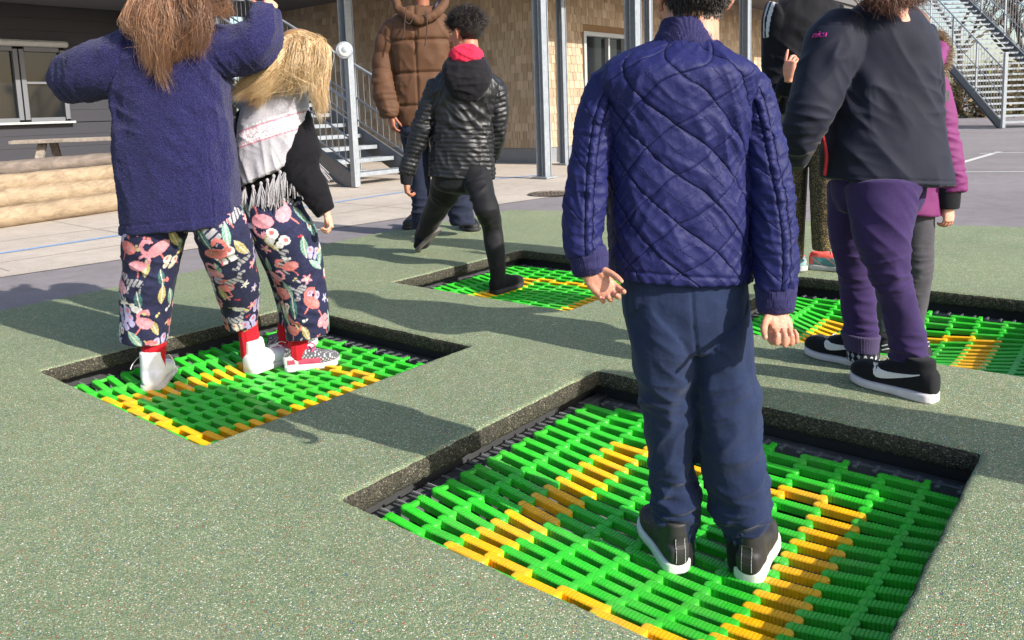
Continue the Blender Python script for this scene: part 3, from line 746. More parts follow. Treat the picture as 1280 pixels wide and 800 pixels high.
def head_parts(c, h, fwd, up=(0, 0, 1)):
    fy = unit(fwd); fz = np.asarray(up, float); fz = unit(fz-fy*(fz@fy)); fx = np.cross(fy, fz)
    q = lambda x, y, z: c+h*(fx*x+fy*y+fz*z)
    e = lambda x, y, z, a, b, d: ell(q(x, y, z), a*h, b*h, d*h, fx, fy, fz)
    parts = [e(0, -.07, .12, .365, .45, .38), e(0, .12, -.08, .30, .29, .36), e(0, .22, -.32, .17, .16, .13), e(0, .05, -.25, .29, .26, .2),
             e(0, .36, .10, .26, .07, .05), e(.19, .30, -.12, .11, .1, .1), e(-.19, .30, -.12, .11, .1, .1),
             tube([q(0, .36, .06), q(0, .42, -.04), q(0, .47, -.13)], [.035*h, .042*h, .06*h], 12), e(.06, .41, -.14, .045, .05, .035), e(-.06, .41, -.14, .045, .05, .035),
             e(0, .375, -.255, .12, .05, .028), e(0, .365, -.30, .11, .055, .032),
             tube([q(0, -.06, -.2), q(0, -.1, -.5), q(0, -.13, -.8), q(0, -.14, -1.0)], [.25*h, .23*h, .24*h, .30*h], 20)]
    for s in (-1, 1):
        parts.append(tube([q(s*.35, -.02, .06), q(s*.40, -.07, .10), q(s*.415, -.10, .03), q(s*.40, -.08, -.06), q(s*.36, -.02, -.14)], [.03*h, .036*h, .04*h, .036*h, .034*h], 10))
        parts.append(e(s*.37, -.04, -.01, .03, .07, .1))
    return parts, (c, h, fx, fy, fz)
def hloc(V, fr): c, h, fx, fy, fz = fr; q = (V-c)/h; return np.stack([q@fx, q@fy, q@fz], 1)
def hairmask(l):
    x, y, z = l.T
    lim = np.where(y < -.1, -.27+.25*np.clip(y+.5, 0, 1)*0, np.where(y < .12, -.05+np.clip(y+.1, 0, 1)*.6, .1+1.0*np.clip(y-.12, 0, .25)))
    ear = (np.abs(x) > .33) & (z < .12) & (y > -.17) & (y < .14)
    return (z > lim) & ~ear & (np.abs(x) < .40)
def hand_parts(w, d, n, side, size, curl=(.5, .5, .5, .5), thumb=(.6, .3), spread=.06):
    d = unit(d); n = np.asarray(n, float); n = unit(n-d*(n@d)); t = side*np.cross(d, n); s = size
    W_ = .42*s; ps = []
    ps.append(loft([(w-d*.10*s, t*W_*.30, n*.10*s), (w, t*W_*.33, n*.105*s), (w+d*.13*s, t*W_*.43, n*.115*s), (w+d*.32*s, t*W_*.48, n*.10*s), (w+d*.50*s, t*W_*.46, n*.075*s)], 24, .004, 2.4, (.3, .5)))
    ps.append(ell(w+d*.2*s+t*W_*.28+n*.06*s, .15*s, .08*s, .07*s, d, t, n, 14, 8)); ps.append(ell(w+d*.26*s-t*W_*.3+n*.05*s, .17*s, .07*s, .06*s, d, t, n, 14, 8))
    for k, (o, L, r) in enumerate([(.37, .40, .047), (.125, .45, .048), (-.125, .42, .046), (-.36, .33, .040)]):
        p = w+d*(.48-.02*abs(k-1.2))*s+t*W_*o*1.02; a = (1.4-k)*spread; dd = unit(d+t*a); c = curl[k]; pts = [p-dd*.1*s, p]; rr = [r*s, r*s]
        ang = 0
        for fr, da, r2 in ((.45, 72, .98), (.31, 88, .9), (.24, 55, .72)):
            ang += rad(da*c); v = dd*math.cos(ang)+n*math.sin(ang); p = p+v*L*fr*s; pts.append(p); rr.append(r*s*r2)
        ps.append(tube(np.array(pts), np.array(rr), 12, 1, .0025, (.6, .9)))
    a, c = thumb; p = w+d*.10*s+t*W_*.36+n*.04*s; dd = unit(d*(1.1-a)+t*a+n*.35); pts = [w+d*.08*s+t*W_*.15, p]; rr = [.05*s, .062*s]
    for L, b, r2 in ((.20, .15, .056), (.17, .5, .05), (.13, .45, .038)):
        dd = unit(dd+(n*.6-t*.7+d*.3)*b*c); p = p+dd*L*s; pts.append(p); rr.append(r2*s)
    ps.append(tube(np.array(pts), np.array(rr), 12, 1, .0025, (.6, .9)))
    return ps
def person(label, base, group=None): return empty('person', base, label, 'person', group)
def body(root, chains, head=None, hands=(), skin=lin(198, 142, 112), vox=.008, lips=None, extra=()):
    """one continuous body mesh: trunk, limbs, neck and head, with finely modelled hands"""
    parts = list(chains); cs = []
    V, Fc, N, uv, pid = remesh(parts, vox, 5); col = np.tile(np.array(skin), (len(V), 1))
    VV = [V]; FF = [Fc]; CC = [col]; o = len(V)
    if head:
        hp, fr = head_parts(*head); V, Fc, N, uv, pid = remesh(hp, fr[1]*.016, 4); l = hloc(V, fr)
        c = np.tile(np.array(skin), (len(V), 1)); lip = np.exp(-(((l[:, 0]/.11)**2+((l[:, 2]+.275)/.032)**2)))*(l[:, 1] > .34)
        c = c*(1-lip[:, None]*.6)+np.array(lin(170, 84, 80))*lip[:, None]*.6
        br = ((np.abs(np.abs(l[:, 0])-.17) < .1) & (np.abs(l[:, 2]-.155) < .018) & (l[:, 1] > .25)); c[br] = np.array(skin)*.25
        ck = np.exp(-((np.abs(l[:, 0])-.2)**2+(l[:, 2]+.12)**2)/.02)*(l[:, 1] > .1); c = c*(1+ck[:, None]*np.array([.06, -.06, -.04]))
        VV.append(V); FF.append(Fc+o); CC.append(c); o += len(V)
    else: fr = None
    for h in hands:
        ps = hand_parts(**h); V, Fc, N, uv, pid = remesh(ps, h['size']*.0125, 5)
        V = V+N*(fbm(V*260, 2)*.0005)[:, None]; c = np.tile(np.array(skin), (len(V), 1))*(1+.10*pn(V*55)[:, None])
        tipd = np.clip(((V-h['w'])@unit(h['d']))/(h['size']*.7), 0, 1); c = c*(1+tipd[:, None]*np.array([.06, -.05, -.04]))
        VV.append(V); FF.append(Fc+o); CC.append(c); o += len(V)
    b = link('body', np.vstack(VV), np.vstack(FF), SKIN, root, True, col=np.vstack(CC))
    if fr:
        c, h, fx, fy, fz = fr
        for s in (-1, 1):
            m = MB(); p = c+h*(fx*.155*s+fy*.325+fz*.06); V, Fc, _ = ell(p, .052*h, .052*h, .052*h, fx, fz, fy, 20, 14); q = (V-p)@fy/(.052*h)
            cl = np.tile(np.array([.75, .73, .7]), (len(V), 1)); cl[q > .86] = lin(70, 44, 28); cl[q > .96] = .01
            m.add(V, Fc, 0, cl); m.build('eye', EYEM, root, True, usecol=True)
    return fr, (VV[1] if head else None)
EYEM = NT('eye', .15, (.8, .8, .8), .6); EYEM.set('Base Color', EYEM.attr('Col').outputs['Color']); EYEM = EYEM.m

def hair_cap(root, fr, col, grow=1.0):
    c, h, fx, fy, fz = fr; cc = c+h*(fz*.12-fy*.07); m = MB(); V, Fc, _ = ell(cc, .372*h*grow, .458*h*grow, .388*h*grow, fx, fy, fz, 48, 30); q = hloc(V, fr); keep = hairmask(q/[1.03, 1, 1])
    m.add(V, [f for f in Fc if all(keep[i] for i in f)], 0, col); return m.build('hair_base', HAIR, root, True, usecol=True)
def strands(root, name, polys, r, cols, mat=None, sides=3):
    """polys: (S,K,3) hair strands as thin tapered tubes in one mesh"""
    S, K, _ = polys.shape; T = np.gradient(polys, axis=1); T /= np.linalg.norm(T, axis=2)[..., None]+1e-9
    X = np.cross(T, np.array([.2, -.9, .3])); X /= np.linalg.norm(X, axis=2)[..., None]+1e-9; Y = np.cross(T, X)
    taper = np.clip(1.15-np.linspace(0, 1, K)**2.5, .12, 1)[None, :, None]; r = np.asarray(r)
    r = (r if r.ndim else np.full(S, r))[:, None, None]*taper
    V = np.stack([polys+r*(X*math.cos(a)+Y*math.sin(a)) for a in np.arange(sides)*2*math.pi/sides], 2).reshape(-1, 3)
    base = (np.arange(S)*K*sides)[:, None, None]; k = (np.arange(K-1)*sides)[None, :, None]; j = np.arange(sides)[None, None, :]; j2 = (j+1) % sides
    Fc = np.stack([base+k+j, base+k+j2, base+k+sides+j2, base+k+sides+j], -1).reshape(-1, 4)
    C = np.repeat(cols, K*sides, axis=0) if cols.ndim == 2 else np.repeat(cols.reshape(-1, 3), sides, axis=0)
    return link(name, V, Fc, mat or HAIR, root, True, col=C)
def flow(scalp, waypts, y, n, spread, K=22, wave=.006):
    """a lock of n hairs: root point(s) in world, way points (u,v,dy), spread in metres from root to tip"""
    way = np.array([P(u, v, y+dy) for u, v, dy in waypts]); k = len(way); ctrl = np.concatenate([np.broadcast_to(scalp, (n, 1, 3)) if np.ndim(scalp) == 1 else scalp[:, None], np.broadcast_to(way, (n, k, 3))], 1).copy()
    off = rng.normal(size=(n, 3)); sp = np.interp(np.linspace(0, 1, k), np.linspace(0, 1, len(spread)), spread)
    ctrl[:, 1:] += off[:, None]*sp[None, :, None]+rng.normal(size=(n, k, 3))*sp[None, :, None]*.16
    m = ctrl.shape[1]; t = np.linspace(0, m-1, K)[None]*rng.uniform(.74, 1, (n, 1)); B = np.concatenate([2*ctrl[:, :1]-ctrl[:, 1:2], ctrl, 2*ctrl[:, -1:]-ctrl[:, -2:-1]], 1)
    i = np.minimum(t.astype(int), m-2); f = (t-i)[..., None]; a = np.arange(n)[:, None]; p0, p1, p2, p3 = B[a, i], B[a, i+1], B[a, i+2], B[a, i+3]
    Q = .5*(2*p1+(p2-p0)*f+(2*p0-5*p1+4*p2-p3)*f*f+(3*p1-p0-3*p2+p3)*f**3)
    ph = rng.random(3)*6; tt = np.linspace(0, 1, K)
    Q += wave*np.stack([np.sin(tt*9+ph[0]), np.sin(tt*7+ph[1]), np.sin(tt*8+ph[2])], 1)[None]*tt[None, :, None]
    return Q

# --- shoes
def shoe(root, heel, toe, L=None, up=(0, 0, 1), wid=.36, ankle=.42, mat=None, solemat=None, sole=.085, vox=.0034, shape='low', name='shoe', toebox=.19, col=None, lean=0.0, sole_col=None, lump=1.0):
    heel = np.asarray(heel, float); f = np.asarray(toe, float)-heel; L = L or np.linalg.norm(f); f = unit(f); up = np.asarray(up, float); u = unit(up-f*(up@f)); r = np.cross(f, u)
    W_ = wid*L/2
    st = [(0.02, .60, .30), (.10, .74, .34), (.25, .80, .36), (.42, .86, .34), (.58, .97, .285), (.72, 1.0, .235), (.84, .90, toebox+.015), (.93, .70, toebox-.02), (.985, .42, toebox-.07)]
    bend = lambda s: .06*max(s-.72, 0)**1.5*3
    def off(s): return r*0.0+u*bend(s)*L
    rings = [(heel+f*s*L+u*(sole*.6+h/2)*L*.98+off(s), r*W_*w, u*h/2*L) for s, w, h in st]
    foot = loft(rings, 32, .005, 2.5, (.35, .35))
    a0 = heel+f*.22*L+u*.2*L; ad = unit(u+f*lean); a1 = heel+f*(.19+lean*.3)*L+u*ankle*L
    ank = loft([(a0, r*W_*.86, f*.21*L), ((a0+a1)/2, r*W_*.78, f*.185*L), (a1, r*W_*.74, f*.165*L)], 28, .005, 2.1, (.2, .12))
    tong = tube([heel+f*.40*L+u*.30*L, heel+f*.34*L+u*(.36)*L, heel+f*.31*L+u*(ankle+.02)*L], [W_*.5, W_*.5, W_*.42], 16, .35, .006, (.6, .6), f)
    V, Fc, N, uv, pid = remesh([foot, ank, tong], vox, 3)
    loc = np.stack([(V-heel)@f/L, (V-heel)@r/L, (V-heel)@u/L], 1)
    V = V+N*lump*(crease(V, [(heel+f*.6*L+u*.25*L, .05, .0022, .016, f), (heel+f*.15*L+u*.34*L, .04, .0018, .014, u)]))[:, None]
    cc = col(loc, N) if col else None
    o = link(name, V, Fc, mat, root, True, uv=loc, col=cc)
    ws = [(0, .42), (.02, .60), (.08, .78), (.25, .85), (.45, .88), (.62, 1.02), (.75, 1.06), (.86, .95), (.94, .74), (.985, .46), (1.005, .2)]
    rs = [(heel+f*s*L+u*sole/2*L+off(s), r*W_*w*1.05, u*sole/2*L*(1.0 if s > .4 else 1.12)) for s, w in ws]
    SV, SF, suv = loft(rs, 36, .004, 5, (.12, .12)); sl = np.stack([(SV-heel)@f/L, (SV-heel)@r/L, (SV-heel)@u/L], 1)
    so = link('sole', SV, SF, solemat, o, True, uv=sl, col=sole_col(sl) if sole_col else None)
    tri = [t for q in Fc for t in ((q[0], q[1], q[2]), (q[0], q[2], q[3]))]
    return dict(o=o, bv=BVHTree.FromPolygons([tuple(v) for v in V], [tuple(int(i) for i in t) for t in tri]), heel=heel, f=f, u=u, r=r, L=L)
def decal(sh, name, rows, side, mat, off=.0012, thick=.0012):
    """thin raised shape on the shoe's side; rows of (s, h0, h1) in shoe lengths"""
    V = []; n = len(rows)
    for lay in (0, 1):
        for s, h0, h1 in rows:
            for h in np.linspace(h0, h1, 4):
                p = sh['heel']+sh['f']*s*sh['L']+sh['u']*h*sh['L']+sh['r']*side*.5*sh['L']
                hit = sh['bv'].ray_cast(Vector(p), Vector(-sh['r']*side))
                q = np.array(hit[0]) if hit[0] is not None else p-sh['r']*side*.35*sh['L']
                V.append(q+sh['r']*side*(off+(thick if lay else -thick*2)))
    m = 4; Fc = []; o = n*m
    for i in range(n-1):
        for j in range(m-1):
            q = (o+i*m+j, o+(i+1)*m+j, o+(i+1)*m+j+1, o+i*m+j+1); Fc.append(q)
        Fc.append((i*m, (i+1)*m, o+(i+1)*m, o+i*m)); Fc.append((i*m+3, o+i*m+3, o+(i+1)*m+3, (i+1)*m+3))
    return link(name, np.array(V), Fc, mat, sh['o'], False)
def lace(sh, name, mat, spec, r=.0022):
    b = MB()
    for pts in spec: b.rod(crom(np.array([sh['heel']+sh['f']*s*sh['L']+sh['r']*x*sh['L']+sh['u']*h*sh['L'] for s, x, h in pts]), 14), r, 6)
    return b.build(name, mat, sh['o'], True)

# --- fabric print with animals, leaves and flowers
def print_cloth(seed, dens=1.0):
    R = np.random.default_rng(seed)
    PINK, CORAL, CREAM, MINT, LILAC, PEACH, YEL, WHITE, TEAL, RED, DK = [np.array(lin(*c)) for c in ((208, 138, 148), (200, 112, 108), (208, 198, 184), (132, 170, 154), (168, 160, 196), (208, 166, 148), (196, 180, 124), (206, 204, 202), (66, 106, 104), (176, 58, 62), (26, 28, 44))]
    def f(V, N, uv, pid):
        base = np.array(lin(38, 40, 66)); C = np.tile(base, (len(V), 1))
        def seg(x, y, pts, r0):
            d = np.full(len(x), 9.)
            for (ax, ay), (bx, by) in zip(pts[:-1], pts[1:]):
                dx, dy = bx-ax, by-ay; t = np.clip(((x-ax)*dx+(y-ay)*dy)/(dx*dx+dy*dy), 0, 1); d = np.minimum(d, np.hypot(x-ax-t*dx, y-ay-t*dy))
            return d < r0
        for part in np.unique(pid):
            idx = np.where(pid == part)[0]; u0, v0 = uv[idx, 0], uv[idx, 1]
            sp = .066/dens; pts = []
            for gu in np.arange(u0.min()-.03, u0.max()+.03, sp):
                for gv in np.arange(v0.min()-.03, v0.max()+.03, sp): pts.append((gu+R.uniform(-.4, .4)*sp+(sp/2 if int(round(gv/sp)) % 2 else 0), gv+R.uniform(-.4, .4)*sp))
            R.shuffle(pts)
            for cu, cv in pts:
                k = R.choice(['flam', 'zeb', 'but', 'leaf', 'bird', 'dot', 'zeb', 'leaf', 'dot', 'flam', 'but', 'flow', 'leaf', 'dot']); s = R.uniform(.038, .054)*(1.35 if k in ('flam', 'zeb') else .45 if k == 'dot' else .7 if k == 'flow' else 1); an = R.uniform(-.7, .7)+math.pi*(R.random() < .25); fl = R.choice([-1, 1])
                m = (np.abs(u0-cu) < s*1.3) & (np.abs(v0-cv) < s*1.3)
                if not m.any(): continue
                j = idx[m]; dx, dy = (u0[m]-cu)/s*fl, -(v0[m]-cv)/s; x = dx*math.cos(an)+dy*math.sin(an); y = -dx*math.sin(an)+dy*math.cos(an)
                def put(mask, c): C[j[mask]] = c
                if k == 'flam':
                    bc = [PINK, CORAL, PINK][R.integers(3)]; put(seg(x, y, [(.1, -.3), (.15, -.95)], .05), CORAL); put((x/.62)**2+((y+.05)/.38)**2 < 1, bc); put(((x+.25)/.3)**2+((y)/.2)**2 < 1, bc*.8+WHITE*.15)
                    put(seg(x, y, [(.45, 0), (.7, .3), (.6, .65), (.3, .8), (.1, .62), (.12, .45)], .1), bc); put((x-.14)**2+(y-.42)**2 < .01, DK)
                elif k == 'zeb':
                    b_ = ((x/.6)**2+(y/.28)**2 < 1) | seg(x, y, [(.45, .1), (.7, .45), (.92, .35)], .13) | seg(x, y, [(-.4, -.1), (-.42, -.75)], .07) | seg(x, y, [(.38, -.1), (.42, -.75)], .09); put(b_, WHITE*.5+LILAC*.12); put(b_ & (np.sin(x*21+y*9) > .62), DK*2.2)
                elif k == 'but':
                    c = [CREAM, LILAC, MINT, WHITE][R.integers(4)]; w = (((np.abs(x)-.42)/.4)**2+((y-.25)/.42)**2 < 1) | (((np.abs(x)-.3)/.28)**2+((y+.35)/.34)**2 < 1); put(w, c); put(w & (((np.abs(x)-.5)/.16)**2+((y-.3)/.18)**2 < 1), CORAL); put(seg(x, y, [(0, -.5), (0, .5)], .06), DK)
                elif k == 'leaf':
                    c = [MINT, TEAL, MINT*.8, YEL*.8][R.integers(4)]; w = np.abs(x) < .34*np.clip(1-(y/.95)**2, 0, 1); put(w, c); put(w & (np.abs(np.sin((y+np.abs(x))*11)) < .3), c*.55); put(w & (np.abs(x) < .04), CREAM)
                elif k == 'bird':
                    c = [PINK, LILAC, WHITE, CORAL][R.integers(4)]; put(((x/.55)**2+(y/.3)**2 < 1), c); put((x-.5)**2+(y-.2)**2 < .05, c); put(seg(x, y, [(-.4, 0), (-.95, -.2)], .12), YEL); put(seg(x, y, [(.7, .2), (.95, .15)], .06), YEL); put(((x+.05)/.3)**2+((y-.08)/.15)**2 < 1, c*.6+LILAC*.3)
                elif k == 'dot':
                    c = [RED, LILAC, CORAL, WHITE, YEL][R.integers(5)]; put(x*x+y*y < .12, c); put((x-.6)**2+(y-.3)**2 < .05, c)
                else:
                    r_ = np.hypot(x, y); a_ = np.arctan2(y, x); c = [PINK, WHITE, LILAC][R.integers(3)]; put(r_ < .5+.22*np.cos(5*a_), c); put(r_ < .18, YEL)
        wc = 1+.30*fbm(V*70, 3)[:, None]+.22*pn(V*230)[:, None]; return np.clip(C*np.clip(wc, .55, 1.3), 0, 1)
    return f
# ------------------------------------------------------------------ boy in the quilted jacket
BK = lin(30, 31, 34)
def boy():
    y = 1.74
    h1 = onmat(849, 717, zf1, -.004); h2 = onmat(934, 729, zf1, -.004); d1, d2 = h1[1]+.05-y, h2[1]+.05-y
    r = person('boy in quilted navy jacket and sweatpants, back turned, on the nearest trampoline', G(890, 722, -.13))
    torso = E([(764, 342, 937, 346), (763, 326, 938, 336), (762, 290, 934, 296), (761, 240, 932, 244), (758, 190, 930, 190), (752, 140, 932, 142), (745, 104, 940, 108), (760, 80, 944, 88), (794, 63, 914, 67), (818, 53, 896, 54)], y, 2.5, 64, (.05, .1), .70)
    al = E([(768, 78, 800, 108, .0, .95), (738, 96, 792, 128, .0, 1), (722, 140, 774, 152, -.01, 1.05), (714, 195, 762, 200, -.025, 1.05), (705, 250, 757, 252, -.045, 1.05), (703, 300, 754, 297, -.065, 1.0), (708, 324, 753, 314, -.075, .95)], y, 2.1, 40, (.5, .1))
    ar = E([(905, 110, 938, 84, .0, .95), (915, 134, 962, 104, 0, 1), (926, 160, 974, 150, -.015, 1.05), (932, 205, 984, 200, -.035, 1.05), (938, 260, 992, 255, -.06, 1.05), (942, 320, 996, 316, -.085, 1.0), (946, 366, 994, 360, -.105, .95)], y, 2.1, 40, (.5, .1))
    def seamd(uv):
        u, v = uv[:, 0], uv[:, 1]; w = .004*pn(n3(u*22, v*22, 0*u))
        d1 = np.abs(((u*.70+v*.71+w)/.075+.35) % 1-.5)*.075; d2 = np.abs(((-u*.66+v*.75+w)/.078+.1) % 1-.5)*.078
        return d1, d2
    def disp(V, N, uv, pid):
        d1, d2 = seamd(uv); u, v = uv[:, 0], uv[:, 1]; tor = pid == 0
        g1, g2 = np.exp(-d1/.016), np.exp(-d2/.013)
        puff = .0040*(1-g1)*(1-.6*g2)-.0020*np.exp(-(d1/.0030)**2)-.0014*np.exp(-(d2/.0028)**2)
        sh = .5+.5*np.clip(pn(n3(u/.10, v/.10, 0*u+5))*2, -1, 1)
        wr = .0065*(ridge(n3((u*.7-v*.7)/.024, (u*.7+v*.7)/.085, 0*u+1))-.4)*(.25+.75*sh)*(.35+.65*np.maximum(g1, g2*.8))+.0045*(ridge(n3((u*.7+v*.7)/.03, (u*.7-v*.7)/.10, 0*u+8))-.4)*(1-sh)+.004*fbm(n3(u/.11, v/.11, 0*u+3), 2)+.0005*fbm(V*90, 2)
        out = np.where(tor, puff+wr, 0)
        uu = u+.006*np.sin(v*11); s1 = np.exp(-((uu-.012)/.0022)**2)+np.exp(-((uu+.006)/.0022)**2)
        dq = np.abs(((np.abs(u)*.7+v*.7)/.075) % 1-.5)*.075; sm = np.exp(-np.abs(uu-.003)/.022)
        sl = .0070*(ridge(n3(u/.06, v/.022+np.abs(u)/.05, 0*u+pid*5))-.45)*(.35+.65*sm)+.0045*(ridge(n3(u/.05, v/.06-u/.05, 0*u+pid*5+3))-.4)+.003*fbm(n3(u/.07, v/.07, pid*2.), 2)-.0026*s1+.003*np.exp(-((uu-.003)/.006)**2)-.0014*np.exp(-(dq/.0028)**2)
        out = np.where(tor, out, sl)
        hem = (v < .022) & tor; out = np.where(hem, .002+.0010*np.sin(u*220+v*160), out)
        out -= np.where(tor, .004*np.exp(-((v-.025)/.003)**2), 0)
        big = crease(V, [(P(925, 160, y-.1), .085, .015, .04, (1, 0, .5)), (P(880, 190, y-.12), .07, .010, .05, (.7, 0, .6)), (P(735, 230, y-.05), .05, .010, .03, (.2, 0, 1)), (P(965, 240, y-.05), .05, .010, .03, (-.2, 0, 1)), (P(770, 120, y-.08), .06, .010, .035, (1, 0, -.4)), (P(850, 300, y-.1), .12, .006, .055, (.8, 0, .5))])
        return out+big
    jm_ = fabric('navy_quilted_nylon', lin(34, 36, 86), .66, .05, 700, .0002, .08, 260, .18)
    def jpat(uv, pid):
        u, v = uv[:, 0], uv[:, 1]; w = .004*pn(n3(u*22, v*22, 0*u)); t = pid == 0; uu = u+.006*np.sin(v*11)
        p1 = (((u*.70+v*.71+w)/.075+.35) % 1-.5)*.075; p2 = (((-u*.66+v*.75+w)/.078+.1) % 1-.5)*.078
        q1 = np.where(uu > .003, uu-.012, -(uu+.006)); q2 = (((np.abs(u)*.7+v*.7)/.075) % 1-.5)*.075
        return np.stack([np.where(t, p1, q1), np.where(t, p2, q2), t*1.0], 1)
    nq = NT('navy_quilted_nylon', .6, lin(34, 36, 86), .2); p_ = nq.obj(); sx = nq.n('ShaderNodeSeparateXYZ', ins={0: nq.attr('pat').outputs['Vector']})
    ln_ = lambda o, w_: nq.math('POWER', 2.718, nq.math('MULTIPLY', nq.math('POWER', nq.math('DIVIDE', nq.math('ABSOLUTE', o), w_), 2.0), -1.0))
    l1, l2 = ln_(sx.outputs[0], .0014), nq.math('MULTIPLY', ln_(sx.outputs[1], .0012), .75); ln2 = nq.math('MAXIMUM', l1, l2)
    near = nq.math('MAXIMUM', ln_(sx.outputs[0], .014), nq.math('MULTIPLY', ln_(sx.outputs[1], .012), .7))
    cc_ = nq.mix(ln2, lin(29, 32, 80), lin(21, 23, 58)); cc_ = nq.mix(1.0, cc_, nq.ramp(nq.noise(p_, 14, 4, .6).outputs[0], [(.3, (.94,)*3), (.7, (1.05,)*3)]), 'MULTIPLY'); nq.set('Base Color', cc_)
    pk = nq.noise(p_, 85, 3, .6, .8); hgt = nq.math('ADD', nq.math('MULTIPLY', nq.math('MULTIPLY', pk.outputs[0], nq.math('ADD', near, .08)), .5), nq.math('MULTIPLY', ln2, -.5))
    b_ = nq.bump(hgt, .0045, .9); nq.bump(nq.noise(p_, 26, 4, .6, 1.2).outputs[0], .006, .38, b_); nq.set('Roughness', nq.math('ADD', nq.math('MULTIPLY', nq.noise(p_, 9, 3).outputs[0], .2), .5))
    jm_ = nq.m
    j = garment('jacket', [torso, al, ar], jm_, r, .0034, 2, disp, None, jpat)
    rib = fabric('navy_rib_knit', lin(48, 46, 84), .9, .1, 900, .0006, .2)
    def ribd(n):
        def f(V, N, uv, pid): return .0016*np.sin(uv[:, 0]*n)+.0015*fbm(V*50, 2)
        return f
    col = E([(814, 62, 900, 62, .0, .72), (816, 53, 896, 53, 0, .8), (823, 39, 889, 39, .004, .92), (828, 25, 882, 25, .006, .95)], y, 2.0, 64, (.1, .05))
    garment('collar', [col], rib, j, .0026, 2, ribd(1500))
    c1 = E([(706, 314, 756, 306, -.072, .85), (712, 326, 760, 317, -.075, .85), (716, 340, 760, 331, -.08, .8), (720, 346, 760, 336, -.08, .7)], y, 2.0, 48, (.1, .1))
    c2 = E([(943, 356, 996, 352, -.10, .85), (945, 368, 995, 364, -.105, .85), (946, 382, 993, 380, -.11, .8), (948, 390, 992, 388, -.11, .7)], y, 2.0, 48, (.1, .1))
    garment('cuff', [c1], rib, j, .0024, 2, ribd(1300)); garment('cuff', [c2], rib, j, .0024, 2, ribd(1300))
    # sweatpants
    hip = E([(770, 300, 932, 310, 0, .62), (769, 340, 935, 345, 0, .66), (774, 385, 938, 388, 0, .64), (784, 425, 940, 428, .01, .55)], y, 2.4, 64, (.2, .3))
    ll = E([(770, 345, 862, 352, .0, 1.05), (775, 390, 866, 395, 0, 1.05), (786, 440, 868, 442, .0, 1.05), (795, 490, 867, 492, d1*.4, 1.0), (801, 530, 868, 532, d1*.6, 1), (807, 580, 871, 582, d1*.8, 1.0), (810, 620, 877, 622, d1, 1), (811, 642, 877, 645, d1, 1), (818, 655, 872, 658, d1, 1)], y, 2.1, 48, (.3, .3))
    lr = E([(852, 352, 936, 352, 0, 1.05), (858, 390, 940, 392, 0, 1.05), (863, 440, 943, 440, 0, 1.05), (866, 490, 951, 490, d2*.4, 1.0), (870, 535, 954, 535, d2*.6, 1), (876, 580, 958, 580, d2*.8, 1), (884, 620, 964, 622, d2, 1), (888, 640, 963, 644, d2, 1), (898, 655, 955, 660, d2, 1)], y, 2.1, 48, (.3, .3))
    def dp(V, N, uv, pid):
        u, v = uv[:, 0], uv[:, 1]
        d = .008*fbm(n3(u/.09, v/.18, pid*3.), 2)+.009*(ridge(n3(u/.13, v/.085+u/.12, pid*4.))-.4)*sst(.18, .3, v)*(pid > 0)
        d += crease(V, [(P(843, 632, y+d1-.05), .075, .017, .032, (.15, 0, 1)), (P(926, 634, y+d1-.05), .08, .017, .034, (-.15, 0, 1)), (P(830, 500, y-.05), .09, .008, .05, (.4, 0, 1)), (P(910, 500, y-.05), .09, .008, .05, (-.4, 0, 1)), (P(858, 420, y-.04), .08, .009, .045, (.6, 0, .8)), (P(790, 620, y), .05, .008, .03, (0, 0, 1))])
        cl = (V@np.array([1., 0, 0])); seam = np.exp(-((uv[:, 0]-0.0)/.0022)**2)*(pid == 0); return d-.006-.004*seam+.0006*fbm(V*160, 2)
    sp = fabric('navy_sweatpants', lin(40, 50, 78), .95, .12, 1400, .0006, .3, 320, .1)
    t = garment('sweatpants', [hip, ll, lr], sp, r, .0042, 3, dp)
    k1 = E([(820, 646, 872, 652, 0, 1), (824, 660, 868, 664, 0, 1), (826, 668, 867, 672, 0, .95)], y+d1, 2.0, 40, (.1, .1)); k2 = E([(900, 650, 954, 655, 0, 1), (904, 662, 951, 668, 0, 1), (906, 672, 950, 676, 0, .95)], y+d2, 2.0, 40, (.1, .1))
    for k in (k1, k2): garment('ankle_cuff', [k], sp, t, .0025, 2, lambda V, N, uv, pid: .0028*np.sin(uv[:, 0]*330)+.003*fbm(V*40, 2))
    # shoes
    sk = fabric('black_sock', lin(30, 30, 33), .9, .1, 700, .0005, .2)
    for a, yy in (([(828, 655, 868, 658), (830, 675, 868, 678), (832, 700, 868, 702)], y+d1), ([(906, 660, 950, 664), (908, 685, 950, 688), (910, 708, 952, 710)], y+d2)): garment('sock', [E(a, yy, 2, 32, (.2, .2), 1.0)], sk, r, .003, 2)
    ws = paint('white_rubber_sole', lin(226, 224, 222), .6, .12, 30); lb = fabric('black_leatherette', lin(52, 50, 50), .55, 0, 500, .0004, .2, 120, .4)
    s1 = shoe(r, h1, P(812, 655, h1[1]+.19), .205, wid=.42, ankle=.62, mat=lb, solemat=ws, sole=.14, up=(0, 0, 1), toebox=.24)
    s2 = shoe(r, h2, P(958, 664, h2[1]+.19), .205, wid=.42, ankle=.62, mat=lb, solemat=ws, sole=.14, toebox=.24)
